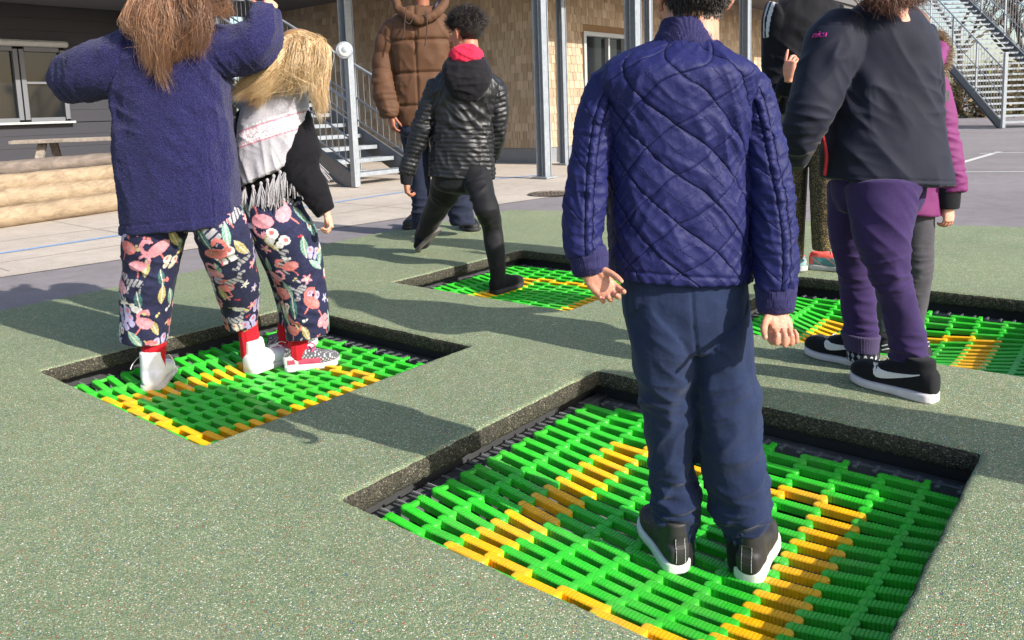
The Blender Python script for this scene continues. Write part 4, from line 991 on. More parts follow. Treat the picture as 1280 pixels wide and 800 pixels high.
    for s in (s1, s2):
        b = MB(); pts = []
        for h in np.linspace(.16, .46, 8):
            hit = s['bv'].ray_cast(Vector(s['heel']-s['f']*.1+s['u']*h*s['L']), Vector(s['f'])); p = np.array(hit[0]) if hit[0] is not None else s['heel']+s['u']*h*s['L']
            pts.append(p-s['f']*.0008)
        for p, q in zip(pts[:-1], pts[1:]): b.bar(p, q, .021, .003, s['f'])
        b.build('heel_tab', lb, s['o'])
        b = MB()
        for o in (-.0115, .0115):
            for k, (p, q) in enumerate(zip(pts[:-1], pts[1:])):
                for z in (.1, .4, .7): b.bar(p+(q-p)*z+s['r']*o-s['f']*.001, p+(q-p)*(z+.2)+s['r']*o-s['f']*.001, .0009, .0009, s['f'])
        b.build('stitching', ws, s['o'])
    # body
    hc = P(866, -5, y+.03); fwd = unit((-.12, 1, -.05))
    arm = lambda *p: tube(np.array([P(*q) for q in p]), np.array([.030, .030, .027, .022]), 12)
    fr, hv = body(r, [E([(790, 330, 910, 330), (785, 200, 905, 200), (780, 110, 915, 110), (840, 62, 886, 62)], y, 2, 30, dflt=.6), arm((780, 110, y), (738, 210, y-.025), (731, 270, y-.05), (738, 338, y-.08)), arm((925, 115, y), (956, 210, y-.035), (966, 290, y-.07), (969, 390, y-.11)),
        tube(np.array([P(828, 340, y+.02), P(836, 480, y+d1*.4), P(846, 640, y+d1), P(846, 676, y+d1)]), [.05, .034, .024, .022], 14), tube(np.array([P(893, 340, y-.02), P(908, 480, y+d2*.4), P(924, 640, y+d2), P(928, 676, y+d2)]), [.05, .034, .024, .022], 14)],
        (hc, .205, fwd), [dict(w=P(735, 338, y-.08), d=(.62, -.32, -.68), n=(-.15, -.9, .30), side=-1, size=.132, curl=(.42, .5, .56, .62), thumb=(.35, .4)),
                          dict(w=P(970, 386, y-.11), d=(.05, -.35, -.93), n=(.16, -1, .2), side=1, size=.142, curl=(1.0, .98, .94, .9), thumb=(.6, .5))], lin(192, 140, 116))
    l = hloc(hv, fr); m = hairmask(l); roots = hv[m]; n_ = 9000; roots = roots[rng.integers(len(roots), size=n_)]+rng.normal(size=(n_, 3))*.0015
    lr_ = hloc(roots, fr); nrm = unit(np.array([0, 0, 1])); cc = fr[0]+fr[1]*(fr[4]*.12-fr[3]*.07); N_ = roots-cc; N_ /= np.linalg.norm(N_, axis=1)[:, None]
    dn = -fr[4][None]*np.ones((n_, 1)); tl = np.clip(.008+.03*(lr_[:, 2]+.2), .005, .03)[:, None]; dd = N_*.45+dn*.8+rng.normal(size=(n_, 3))*.18
    polys = np.stack([roots-N_*.002, roots+dd*tl*.5+N_*tl*.12, roots+dd*tl], 1)
    hair_cap(r, fr, lin(40, 33, 30)); c0 = np.array(lin(48, 40, 36))*(rng.uniform(.5, 1.5, (n_, 1))); strands(r, 'hair', polys, .0007, c0)
    VV = hv[m]; # dark scalp under the short hair
    return r
boy()
# ------------------------------------------------------------------ girl in the fleece coat
def girl_coat():
    y = 3.07
    h1 = onmat(190, 489, zf2, -.006); h2 = onmat(310, 468, zf2, -.006); d1, d2 = h1[1]+.055-y, h2[1]+.05-y
    r = person('long-haired girl in navy fleece coat and flamingo print trousers, arms raised, back turned', G(250, 478, -.1))
    torso = E([(156, 291, 299, 276, 0, .62), (154, 272, 298, 258), (150, 230, 295, 222), (147, 190, 292, 184), (144, 150, 288, 146), (142, 115, 285, 110), (140, 80, 284, 76), (144, 52, 278, 46, 0, .6), (160, 34, 262, 30, 0, .6), (182, 22, 244, 20, 0, .7)], y, 2.5, 64, (.06, .3), .62)
    al = E([(176, 26, 158, 118, .0, .9), (150, 38, 140, 122, .0, 1), (128, 48, 122, 126, .0, 1), (104, 58, 108, 128, .03, 1), (86, 70, 96, 126, .10, 1), (78, 80, 98, 118, .2, .9), (82, 84, 100, 112, .27, .8)], y, 2.1, 36, (.4, .3))
    ar = E([(244, 22, 250, 96, .0, 1), (270, 28, 272, 98, .0, 1), (296, 30, 302, 94, .0, 1), (308, 26, 336, 84, .0, 1), (310, 18, 352, 58, .015, 1), (312, 12, 353, 34, .03, .95), (318, 8, 350, 14, .05, .85)], y, 2.1, 36, (.4, .1))
    def dc(V, N, uv, pid):
        u, v = uv[:, 0], uv[:, 1]
        d = .0022*pn(V*120)+.0022*np.abs(pn(V*75+5))+.010*fbm(n3(u/.13, v/.26, pid*2.), 2)+.007*(ridge(n3(u/.16+v/.2, v/.25-u/.15, pid*3.))-.4)
        d += crease(V, [(P(290, 80, y-.05), .08, .012, .045, (.8, 0, .5)), (P(340, 55, y-.03), .06, .012, .04, (-.6, 0, .8)), (P(150, 110, y-.05), .09, .014, .05, (.8, 0, -.4)), (P(100, 95, y), .06, .010, .04, (.8, 0, .4)), (P(225, 200, y-.1), .16, .008, .09, (.7, 0, .5)), (P(150, 160, y-.08), .10, .012, .06, (.5, 0, 1)), (P(265, 130, y-.1), .09, .012, .055, (.9, 0, .5)), (P(120, 60, y-.08), .08, .014, .045, (.8, 0, -.6)), (P(90, 110, y), .07, .014, .04, (1, 0, .2))])
        d -= .004*np.exp(-((v-.045)/.004)**2)*(pid == 0)+.004*np.exp(-((u-.155)/.003)**2)*(pid == 0)*(v < .35)
        return d
    t = NT('navy_boucle_fleece', .98, lin(40, 39, 84), .05); p = t.obj(); vv = t.vor(p, 230); n = t.noise(p, 150, 4, .7)
    t.set('Base Color', t.mix(1.0, t.ramp(n.outputs[0], [(.25, lin(26, 26, 60)), (.5, lin(42, 41, 86)), (.8, lin(62, 61, 106))]), t.ramp(vv.outputs['Distance'], [(0, (1.1,)*3), (.9, (.7,)*3)]), 'MULTIPLY'))
    t.set('Sheen Weight', .12); t.bump(t.math('SUBTRACT', n.outputs[0], t.math('MULTIPLY', vv.outputs['Distance'], .6)), .005, 1.0)
    garment('coat', [torso, al, ar], t.m, r, .0055, 3, dc)
    pc = fabric('animal_print_cotton', (1, 1, 1), .85, .05, 1300, .0004, .12, 300, .2, usecol=True)
    L_ = E([(155, 262, 232, 262, 0, 1), (156, 290, 232, 290), (155, 325, 224, 325, d1*.3), (153, 360, 216, 362, d1*.6), (152, 395, 212, 398, d1*.9), (152, 420, 208, 427, d1, .95)], y, 2.1, 44, (.2, .08))
    R_ = E([(234, 262, 300, 258), (244, 288, 308, 284), (255, 318, 318, 314, d2*.3), (266, 350, 322, 346, d2*.6), (276, 380, 324, 376, d2*.9), (283, 408, 322, 403, d2, .95)], y, 2.1, 44, (.2, .08))
    def dt(V, N, uv, pid):
        u, v = uv[:, 0], uv[:, 1]
        return .006*fbm(n3(u/.10, v/.14, pid*3.), 2)+crease(V, [(P(185, 355, y-.05), .10, .013, .055, (.4, 0, 1)), (P(160, 330, y-.02), .06, .010, .04, (.2, 0, 1)), (P(290, 335, y-.05), .09, .012, .05, (-.4, 0, 1)), (P(180, 410, y-.03), .06, .008, .04, (1, 0, .3)), (P(300, 390, y-.03), .06, .008, .035, (.3, 0, 1)), (P(240, 300, y), .08, .010, .05, (.8, 0, .7))])
    garment('trousers', [L_, R_], pc, r, .0036, 3, dt, print_cloth(11))
    sk = fabric('red_knit_sock', lin(190, 32, 44), .9, .1, 700, .0006, .2)
    for a in ([(178, 415, 207, 418, d1), (178, 432, 207, 434, d1), (180, 446, 206, 448, d1), (181, 462, 206, 464, d1)], [(296, 394, 321, 392, d2), (298, 412, 322, 410, d2), (300, 428, 325, 428, d2), (302, 446, 327, 446, d2)]):
        garment('sock', [E(a, y, 2.0, 32, (.2, .2), 1.0)], sk, r, .003, 2, lambda V, N, uv, pid: .0008*np.sin(uv[:, 0]*260)+.001*fbm(V*50, 2))
    wl = fabric('white_leather', lin(240, 238, 240), .5, 0, 500, .0003, .06, 90, .4); ws = paint('offwhite_sole', lin(206, 200, 194), .6, .2, 30)
    s1 = shoe(r, h1, h1+np.array([-.045, .225, .01]), .235, wid=.50, ankle=.66, lump=.3, mat=wl, solemat=ws, sole=.11, up=(0, 0, 1), lean=.0)
    s2 = shoe(r, h2, h2+np.array([.12, .195, .0]), .235, wid=.46, ankle=.60, lump=.3, mat=wl, solemat=ws, sole=.11, up=(0, 0, 1), lean=.0)
    wlc = paint('white_shoelace', lin(232, 230, 226), .8, .05)
    lace(s1, 'lace', wlc, [[(.45, -.10, .40), (.40, -.22, .52), (.30, -.34, .42), (.2, -.36, .36)], [(.45, .10, .40), (.4, .24, .50), (.3, .34, .34), (.2, .33, .18)]], .0018)
    lace(s2, 'lace', wlc, [[(.45, -.08, .36), (.55, -.2, .46), (.7, -.28, .40)], [(.45, .10, .38), (.6, .22, .48), (.75, .22, .42)]], .0018)
    hc = P(213, -46, y+.03); fwd = unit((-.1, 1, -.25))
    am = lambda pts, rr: tube(np.array([P(*q) for q in pts]), np.array(rr), 12)
    fr, hv = body(r, [E([(175, 285, 280, 275), (165, 150, 270, 145), (165, 60, 260, 55), (195, 22, 236, 20)], y, 2, 30, dflt=.55), am([(165, 75, y), (110, 92, y+.03), (90, 98, y+.2)], [.03, .028, .022]), am([(255, 60, y), (318, 58, y), (333, 20, y+.04)], [.03, .028, .022]),
        am([(192, 290, y), (185, 360, y+d1*.6), (193, 440, y+d1)], [.055, .036, .022]), am([(275, 285, y), (294, 350, y+d2*.6), (311, 425, y+d2)], [.055, .036, .022])],
        (hc, .215, fwd), [dict(w=P(91, 99, y+.26), d=(.1, 1, .1), n=(0, .1, -1), side=-1, size=.14), dict(w=P(334, 14, y+.05), d=(.05, .75, .55), n=(-.6, .4, -.5), side=1, size=.14)], lin(214, 160, 134))
    # hair
    l = hloc(hv, fr); m = hairmask(l) & (l[:, 2] > -.15); roots = hv[m]; cols = []; polys = []
    tones = [np.array(lin(*c)) for c in ((122, 86, 64), (150, 108, 80), (98, 68, 50), (182, 138, 104), (136, 96, 70))]
    def lock(wp, n, sp, wave=.008):
        tgt = P(wp[0][0], wp[0][1], y+wp[0][2]); d = np.linalg.norm(roots-tgt, axis=1); k = np.argsort(d)[:max(60, len(roots)//3)]
        rt = roots[rng.choice(k, n)]; polys.append(flow(rt, wp, y, n, sp, 16, wave)); cols.append(tones[rng.integers(5)]*rng.uniform(.75, 1.25, (n, 1)))
    hair_cap(r, fr, lin(84, 58, 44)); U = rng.uniform
    for i in range(74):        # fall down the back in wavy pointed locks
        f = i/73; x = 160+f*100+U(-4, 4); sw = 5*math.sin(f*17)+U(-3, 3); tip = np.interp(x, [158, 172, 192, 206, 222, 240, 262], [56, 84, 104, 116, 84, 78, 50])+U(-30, 6)
        xm = 213+(x-213)*.62; lock([(xm, -24, -.095), (x*.75+52+U(-4, 4), 2, -.135), (x+sw, 26+U(-5, 5), -.15), ((x+205)/2+(x-205)*.22-sw+U(-5, 5), (tip+26)/2+6, -.152), (205+(x-205)*.62+sw*.6+U(-8, 8), tip, -.142+U(-.015, .01))], 110, (.008, .011, .011, .010, .008), .011)
    for i in range(16): lock([(240, -15, -.09), (256+U(-8, 8), 6+U(-8, 8), -.135), (250+U(-10, 12), 40+U(-8, 8), -.15), (243+U(-12, 20), 74+U(-16, 8), -.16)], 80, (.008, .010, .010, .008), .010)
    for i in range(18): lock([(246, -20, -.06), (260+U(-6, 6), -4+U(-8, 8), -.12), (274+U(-6, 6), 10+U(-6, 6), -.13), (288+U(-18, 12), 16+U(-9, 9), -.11)], 40, (.007, .009, .009, .009), .014)
    for i in range(22): lock([(U(195, 245), -15, -.10), (U(160, 262), 12+U(-10, 10), -.15), (U(165, 262), 50+U(-15, 15), -.165), (U(160, 265), 76+U(-25, 25), -.16)], 4, (.008, .012, .018, .024), .016)
    strands(r, 'hair', np.concatenate(polys), .0008, np.concatenate(cols))
    return r
girl_coat()
# ------------------------------------------------------------------ blonde child with the scarf
def girl_scarf():
    y = 3.28
    h1 = onmat(357, 464, zf2, -.006); h2 = onmat(338, 447, zf2, -.004); d1, d2 = h1[1]+.01-y, h2[1]+.02-y
    r = person('blonde girl in grey fringed scarf and flamingo print trousers, turned to the right', G(372, 455, -.1))
    blk = fabric('black_cotton', lin(22, 21, 25), .9, .1, 900, .0005, .25)
    torso = E([(300, 262, 376, 252, 0, .75), (298, 235, 372, 225), (300, 195, 378, 190), (302, 155, 384, 150), (312, 125, 380, 122), (335, 108, 378, 108)], y, 2.3, 48, (.2, .3), .68)
    ra = E([(352, 148, 388, 140, .0, .9), (352, 180, 396, 170, -.02, 1), (352, 205, 402, 190, -.04, 1), (356, 226, 400, 205, -.05, 1.0), (372, 244, 408, 226, -.06, 1.0), (388, 262, 414, 246, -.06, .95), (397, 272, 418, 258, -.06, .9)], y, 2.1, 32, (.4, .15))
    la = E([(296, 140, 330, 150, .05, .9), (292, 180, 326, 185, .10, 1), (296, 215, 326, 215, .16, 1)], y, 2.1, 28, (.4, .3))
    def dk(V, N, uv, pid): return .003*fbm(V*28, 2)+crease(V, [(P(378, 210, y-.1), .07, .010, .035, (.7, 0, -.6)), (P(400, 250, y-.08), .05, .008, .03, (.7, 0, -.6)), (P(340, 245, y-.1), .06, .008, .03, (.2, 0, 1))])
    garment('jacket', [torso, ra, la], blk, r, .005, 3, dk)
    # knitted scarf laid over the shoulders
    sc1 = E([(296, 236, 388, 194, -.0, .72), (296, 210, 388, 176, 0, .74), (298, 180, 387, 158, 0, .75), (300, 152, 386, 140, 0, .72), (306, 128, 384, 122, 0, .70), (322, 110, 380, 108, 0, .75), (338, 98, 376, 98, 0, .85)], y-.005, 2.3, 64, (.05, .2))
    def dsc(V, N, uv, pid):
        u, v = uv[:, 0], uv[:, 1]
        return .0055*fbm(n3(u/.07, v/.14, 0*u), 2)+.0012*np.sin(u*900)*np.sin(v*900)+crease(V, [(P(330, 215, y-.1), .12, .011, .06, (1, 0, .25)), (P(370, 180, y-.1), .08, .010, .05, (1, 0, .5)), (P(345, 140, y-.1), .08, .012, .05, (.3, 0, 1)), (P(310, 170, y-.1), .06, .008, .05, (.5, 0, 1))])
    GREY, WHI, PNK, RED_ = (np.array(lin(*c)) for c in ((176, 172, 178), (232, 228, 230), (222, 162, 176), (190, 104, 122)))
    def csc(V, N, uv, pid):
        q = np.array([(P(296, 190, y)), (P(388, 160, y))]); ax = (q[1]-q[0]); n_ = np.cross(ax, [0, 1, 0]); n_ /= np.linalg.norm(n_); n_ = n_ if n_[2] > 0 else -n_
        h = (V-P(340, 172, y))@n_/.0033; u = uv[:, 0]; C = np.tile(GREY, (len(V), 1))*(1+.12*pn(V*160))[:, None]
        def band(lo, hi, c, mk=None):
            k = (h > lo) & (h < hi); k = k if mk is None else k & mk; C[k] = c
        cell = np.floor(u/.0052); row = np.floor(h/1.6)
        band(-2, 0, RED_*.7+GREY*.3); band(0, 16, WHI); band(1, 3.2, PNK, (cell % 2 == 0)); band(5, 12, PNK, ((cell+row) % 4 == 0)); band(5, 12, GREY*.8, ((cell-row) % 6 == 0)); band(13.5, 15, PNK, (cell % 3 == 0)); band(16, 17.6, RED_*.6+PNK*.4); band(19, 21, WHI, (cell+row) % 2 == 0)
        return C*(1+.08*pn(V*300))[:, None]
    kn = fabric('grey_knit', (1, 1, 1), .95, .3, 420, .0022, .25, 240, .1, usecol=True)
    sc = garment('scarf', [sc1], kn, r, .0042, 3, dsc, csc)
    U_ = rng.uniform; hem = [(296, 237), (306, 236), (316, 234), (326, 230), (334, 226), (342, 221), (350, 216), (358, 211), (366, 206), (374, 201), (381, 197), (387, 194)]
    yarn = fabric('grey_yarn', lin(160, 156, 160), .95, .2, 600, .001, .3)
    for k, (u, v) in enumerate(hem):
        b = MB(); ln_ = [26, 25, 26, 27, 30, 34, 40, 38, 34, 40, 36, 30][k]; dy = -.115*math.sqrt(max(1-((u-342)/48)**2, .05))
        sx = [0, -3, 2, 1, 4, -4, -9, -10, 5, 10, 15, 19][k]+U_(-2, 2)
        p0 = P(u, v-3, y+dy+.006); V, Fc, _ = ell(p0-[0, 0, .008], .007, .007, .009); b.add(V, Fc)
        for q in range(24):
            e = rng.normal(size=2)*[4.2, 2.2]; p1 = P(u+sx*.5+e[0]*.6, v+ln_*.5+e[1], y+dy-.012+rng.normal()*.004); p2 = P(u+sx+e[0]*1.2, v+ln_+e[1]*1.8, y+dy-.004+rng.normal()*.007)
            b.rod(crom(np.array([p0-[0, 0, .006], p1, p2]), 7), .0023, 4)
        b.build('tassel', yarn, sc, True)
    pc = fabric('animal_print_cotton', (1, 1, 1), .85, .05, 1300, .0004, .12, 300, .2, usecol=True)
    Rl = E([(300, 246, 374, 246, .0, .85), (302, 262, 380, 262, 0, .9), (310, 285, 392, 285, -.01, .95), (326, 315, 400, 312, d1*.3, .95), (342, 345, 405, 342, d1*.6, .95), (350, 375, 409, 372, d1*.8, .95), (356, 400, 411, 396, d1, .95), (360, 424, 410, 415, d1, .9)], y, 2.1, 48, (.2, .08))
    Ll = E([(304, 255, 362, 255, .08, .9), (318, 300, 374, 300, d2*.6, .9), (334, 340, 384, 340, d2*.8, .9), (345, 375, 386, 375, d2, .9), (349, 405, 380, 402, d2, .9)], y, 2.1, 44, (.2, .08))
    def dt(V, N, uv, pid):
        u, v = uv[:, 0], uv[:, 1]
        return .005*fbm(n3(u/.10, v/.14, pid*3.), 2)+crease(V, [(P(360, 300, y-.08), .10, .010, .06, (.6, 0, -.7)), (P(385, 400, y-.06), .07, .011, .04, (.4, 0, 1)), (P(335, 270, y-.08), .07, .009, .05, (.5, 0, .8)), (P(380, 350, y-.05), .07, .008, .05, (-.3, 0, 1))])
    garment('trousers', [Rl, Ll], pc, r, .0038, 3, dt, print_cloth(23))
    sk = fabric('red_knit_sock', lin(190, 32, 44), .9, .1, 700, .0006, .2)
    for dy, a in ((d1, [(362, 408, 388, 406), (361, 424, 385, 423), (360, 438, 384, 436), (362, 448, 384, 447)]), (d2, [(348, 396, 370, 396), (347, 412, 368, 411), (345, 428, 366, 427)])):
        garment('sock', [E(a, y+dy, 2.0, 32, (.2, .2), 1.0)], sk, r, .003, 2, lambda V, N, uv, pid: .0008*np.sin(uv[:, 0]*260)+.001*fbm(V*50, 2))
    def ck(loc, N):
        s, x, h = loc.T; C = np.tile(np.array(lin(92, 92, 96)), (len(loc), 1)); g = (np.sin(s*95)*np.sin((h+np.abs(x))*95) > .55); C[g] = lin(214, 208, 210)
        C[(s > .25) & (s < .66) & (h < .26) & (h > .10) & (np.abs(h-.17) < .06)] = lin(206, 84, 112); C[(s < .26) & (h < .30)] = lin(226, 220, 220); C[(s < .2) & (h > .14) & (h < .24) & (s > .06)] = lin(200, 90, 110); return C
    tx = fabric('patterned_mesh', (1, 1, 1), .8, 0, 600, .0006, .15, 200, .2, usecol=True); ws = paint('white_foam_sole', lin(226, 222, 220), .6, .12, 30)
    s1 = shoe(r, h1, h1+np.array([.235, .045, .012]), .235, wid=.38, ankle=.44, mat=tx, solemat=ws, sole=.12, col=ck)
    s2 = shoe(r, h2, h2+np.array([.2, .10, .03]), .22, wid=.38, ankle=.44, mat=tx, solemat=ws, sole=.12, col=ck)
    pk = paint('pink_shoelace', lin(222, 70, 142), .7, .1)
    for s in (s1, s2): lace(s, 'lace', pk, [[(.36, -.09, .42), (.42, 0, .44), (.46, .09, .40)], [(.44, -.09, .38), (.49, 0, .40), (.53, .09, .35)], [(.52, -.09, .33), (.57, 0, .345), (.61, .09, .30)], [(.6, -.08, .28), (.64, 0, .29), (.68, .08, .25)], [(.38, 0, .44), (.5, -.08, .56), (.62, -.1, .62), (.72, -.06, .66)], [(.38, 0, .44), (.52, .1, .50), (.6, .16, .44), (.52, .2, .36)]], .003)
    hc = P(378, 72, y+.0); fwd = unit((.82, .35, -.42)); upv = (.2, .0, 1)
    am = lambda pts, rr: tube(np.array([P(*q) for q in pts]), np.array(rr), 12)
    fr, hv = body(r, [E([(310, 250, 366, 250), (312, 180, 374, 180), (320, 130, 374, 130), (345, 100, 372, 100)], y, 2, 30, dflt=.6), am([(366, 140, y), (378, 200, y-.04), (400, 250, y-.06), (409, 268, y-.06)], [.026, .025, .022, .018]), am([(312, 145, y+.05), (308, 215, y+.16)], [.024, .02]),
        am([(340, 250, y), (370, 330, y+d1*.5), (374, 440, y+d1)], [.05, .036, .02]), am([(340, 260, y+.08), (362, 340, y+d2*.8), (356, 425, y+d2)], [.05, .034, .02])],
        (hc, .215, fwd, upv), [dict(w=P(408, 266, y-.06), d=(.30, -.15, -.95), n=(-.9, -.2, -.25), side=1, size=.128, curl=(.75, .75, .72, .7), thumb=(.4, .4))], lin(222, 168, 140))
    l = hloc(hv, fr); m = hairmask(l); roots = hv[m]; polys = []; cols = []
    tones = [np.array(lin(*c)) for c in ((224, 196, 152), (206, 174, 128), (236, 212, 172), (184, 150, 106), (214, 182, 136), (166, 132, 92))]
    def lock(wp, n, sp, wave=.008):
        tgt = P(wp[0][0], wp[0][1], y+wp[0][2]); d = np.linalg.norm(roots-tgt, axis=1); k = np.argsort(d)[:max(60, len(roots)//4)]
        rt = roots[rng.choice(k, n)]; polys.append(flow(rt, wp, y, n, sp, 16, wave)); cols.append(tones[rng.integers(6)]*rng.uniform(.8, 1.2, (n, 1)))
    U = rng.uniform
    hair_cap(r, fr, lin(150, 114, 74))
    for i in range(60):      # blown to the left over the shoulder
        f = i/59; lock([(356+f*12+U(-3, 3), 52+f*18, -.095), (336+f*16+U(-2, 2), 74+f*18+U(-2, 2), -.13), (312+f*20+U(-3, 3), 95+f*20+U(-4, 4), -.14), (284+f*38+U(-5, 6), 116+f*10+U(-10, 14), -.135+U(-.015, .01))], 95, (.006, .008, .008, .006), .008)
    for i in range(34):      # down the back
        f = i/33; lock([(364+f*24+U(-3, 3), 50+U(0, 12), -.105), (360+f*26+U(-3, 3), 76, -.128), (351+f*33+U(-4, 4), 96, -.135), (340+f*42+U(-6, 6), 112+U(-10, 14), -.135)], 80, (.006, .008, .008, .006), .008)
    for i in range(38):      # right side, swinging forward
        f = i/37; lock([(388+f*17+U(-3, 3), 56+U(-6, 8), -.085+f*.05), (394+f*13+U(-2, 2), 84+U(-5, 5), -.10+f*.05), (393+f*11+U(-3, 3), 112+U(-6, 6), -.12+f*.05), (400+f*7+U(-8, 7), 140+U(-14, 18), -.12+f*.04)], 80, (.006, .007, .007, .005), .008)
    for i in range(36):      # crown
        f = i/35; lock([(360+f*36+U(-2, 2), 43+abs(f-.4)*14, -.05), (354+f*50+U(-2, 2), 62+U(-3, 4), -.10), (348+f*56+U(-3, 3), 88+U(-6, 6), -.125)], 100, (.005, .007, .007), .003)
    for i in range(22): lock([(U(355, 400), 50, -.09), (U(338, 406), 80, -.14), (U(305, 406), 106+U(-8, 8), -.15), (U(288, 412), 122+U(-16, 16), -.145)], 4, (.006, .010, .014, .02), .012)
    strands(r, 'hair', np.concatenate(polys), .00085, np.concatenate(cols))
    return r
girl_scarf()
# ------------------------------------------------------------------ man in the brown puffer
def man():
    y = 6.05
    r = person('tall person in brown puffer jacket and dark jeans facing the camera by the stairs', G(565, 294))
    torso = E([(499, 156, 562, 156, 0, .72), (497, 140, 563, 140, 0, .74), (495, 120, 563, 120), (494, 96, 563, 96), (492, 72, 563, 72), (488, 48, 565, 48), (490, 28, 562, 28, 0, .6), (502, 14, 550, 14, 0, .7)], y, 2.5, 56, (.1, .3), .66)
    al = E([(482, 26, 506, 48, 0, 1), (472, 44, 500, 56), (467, 70, 494, 72, -.0), (465, 95, 492, 96, -.03), (466, 118, 495, 116, -.06), (473, 138, 499, 134, -.08), (478, 148, 499, 144, -.08)], y, 2.1, 32, (.5, .1), 1.0)
    ar = E([(548, 50, 566, 26, 0, 1), (556, 60, 580, 42), (562, 80, 587, 78, 0), (564, 110, 588, 108, -.02), (562, 140, 586, 138, -.03)], y, 2.1, 32, (.5, .1), 1.0)
    def d(V, N, uv, pid):
        u, v = uv[:, 0], uv[:, 1]
        zz = V[:, 2]; z1 = P(520, 52, y)[2]; z2 = P(520, 92, y)[2]; z3 = P(520, 132, y)[2]
        s = np.minimum(np.abs(zz-z1), np.minimum(np.abs(zz-z2), np.abs(zz-z3))); t = np.where(pid == 0, -.014*np.exp(-(s/.011)**2)+.012*(1-np.exp(-s/.04)), 0)
        zip_ = np.abs(V[:, 0]-P(522, 60, y)[0]); t += np.where((pid == 0) & (zz > P(520, 150, y)[2]), -.010*np.exp(-(zip_/.008)**2), 0)
        sl = np.where(pid > 0, .010*(np.abs(np.sin(math.pi*v/.125))**.5-.6), 0)
        wr = .006*(ridge(n3(u/.10, v/.16, pid*4.))-.4)+.006*fbm(n3(u/.14, v/.14, pid*2.), 2); return t+sl+wr+crease(V, [(P(478, 110, y-.1), .12, .02, .06, (.1, 0, 1)), (P(485, 140, y-.1), .08, .014, .04, (.2, 0, 1))])
    br = fabric('brown_puffer_nylon', lin(88, 60, 42), .7, .05, 500, .0004, .12, 120, .25)
    j = garment('jacket', [torso, al, ar], br, r, .0085, 3, d)
    hood = [E([(496, 26, 560, 26, .03, .95), (496, 14, 562, 14, .04, 1), (500, 0, 560, 0, .06, 1), (502, -16, 558, -16, .08, 1), (506, -34, 554, -34, .08, .9)], y+.02, 2.2, 40, (.2, .5))]
    hd = [tube(np.array([P(494, -4, y-.06), P(498, 10, y-.13), P(512, 21, y-.17), P(526, 25, y-.18), P(540, 20, y-.17), P(553, 8, y-.13), P(557, -6, y-.06)]), .036, 16, .8)]
    garment('hood', hd, br, j, .009, 3, lambda V, N, uv, pid: .008*fbm(V*16, 2))
    lining = fabric('purple_hood_lining', lin(98, 84, 104), .95, .2, 300, .002, .3); garment('hood_lining', [tube(np.array([P(546, 10, y-.10), P(552, 0, y-.06), P(553, -14, y-.0), P(545, -30, y+.06)]), .026, 16, .8), tube(np.array([P(502, -2, y-.07), P(501, -14, y-.0), P(508, -30, y+.06), P(545, -30, y+.06)]), .026, 16, .8)], lining, j, .009, 3, lambda V, N, uv, pid: .006*fbm(V*30, 2))
    cm = paint('dark_drawcord', lin(54, 40, 34), .8, .1); b = MB()
    for pts in ([(507, 12), (506, 26), (505, 40), (503, 49)], [(532, 14), (534, 28), (533, 44), (531, 57)], [(516, 22), (512, 30), (506, 26)]): b.rod(crom(np.array([P(u, v, y-.215) for u, v in pts]), 16), .0048, 6)
    b.build('drawcord', cm, j, True)
    jn = fabric('dark_jeans', lin(38, 43, 60), .9, .1, 700, .0006, .3, 180)
    ll = E([(497, 150, 532, 150), (503, 185, 536, 185), (512, 220, 538, 220), (514, 250, 538, 250), (515, 286, 537, 286)], y+.05, 2.1, 36, (.2, .15), 1.0); lr = E([(530, 150, 566, 150), (540, 190, 574, 188), (549, 225, 584, 222), (556, 252, 590, 248), (563, 280, 594, 278)], y-.03, 2.1, 36, (.2, .15), 1.0)
    garment('jeans', [E([(497, 140, 566, 140), (498, 165, 568, 165)], y, 2.4, 40, (.2, .4), .7), ll, lr], jn, r, .009, 3, lambda V, N, uv, pid: .008*fbm(n3(uv[:, 0]/.12, uv[:, 1]/.16, pid*2.), 2)+crease(V, [(P(525, 262, y), .12, .02, .05, (0, 0, 1)), (P(575, 260, y-.05), .12, .022, .05, (.1, 0, 1)), (P(565, 225, y-.05), .12, .014, .06, (.4, 0, 1))]))
    bl = fabric('black_sneaker', lin(34, 34, 37), .6, 0, 400, .0006, .2, 120, .35); bs = paint('black_sole', lin(40, 40, 42), .7, .15, 20); lc = paint('dark_lace', lin(60, 60, 62), .8, .1)
    h = G(580, 284); s = shoe(r, h, h+np.array([.10, -.26, 0]), .30, mat=bl, solemat=bs, sole=.09, vox=.006, ankle=.52, wid=.40)
    lace(s, 'lace', lc, [[(.44+.07*k, -.09, .40-.04*k), (.47+.07*k, 0, .41-.04*k), (.49+.07*k, .09, .385-.04*k)] for k in range(4)], .005)
    h = G(526, 281); shoe(r, h, h+np.array([-.08, -.27, 0]), .30, mat=bl, solemat=bs, sole=.09, vox=.006, ankle=.52, wid=.40)
    hc = P(526, -24, y-.03); am = lambda pts, rr: tube(np.array([P(*q) for q in pts]), np.array(rr), 12)
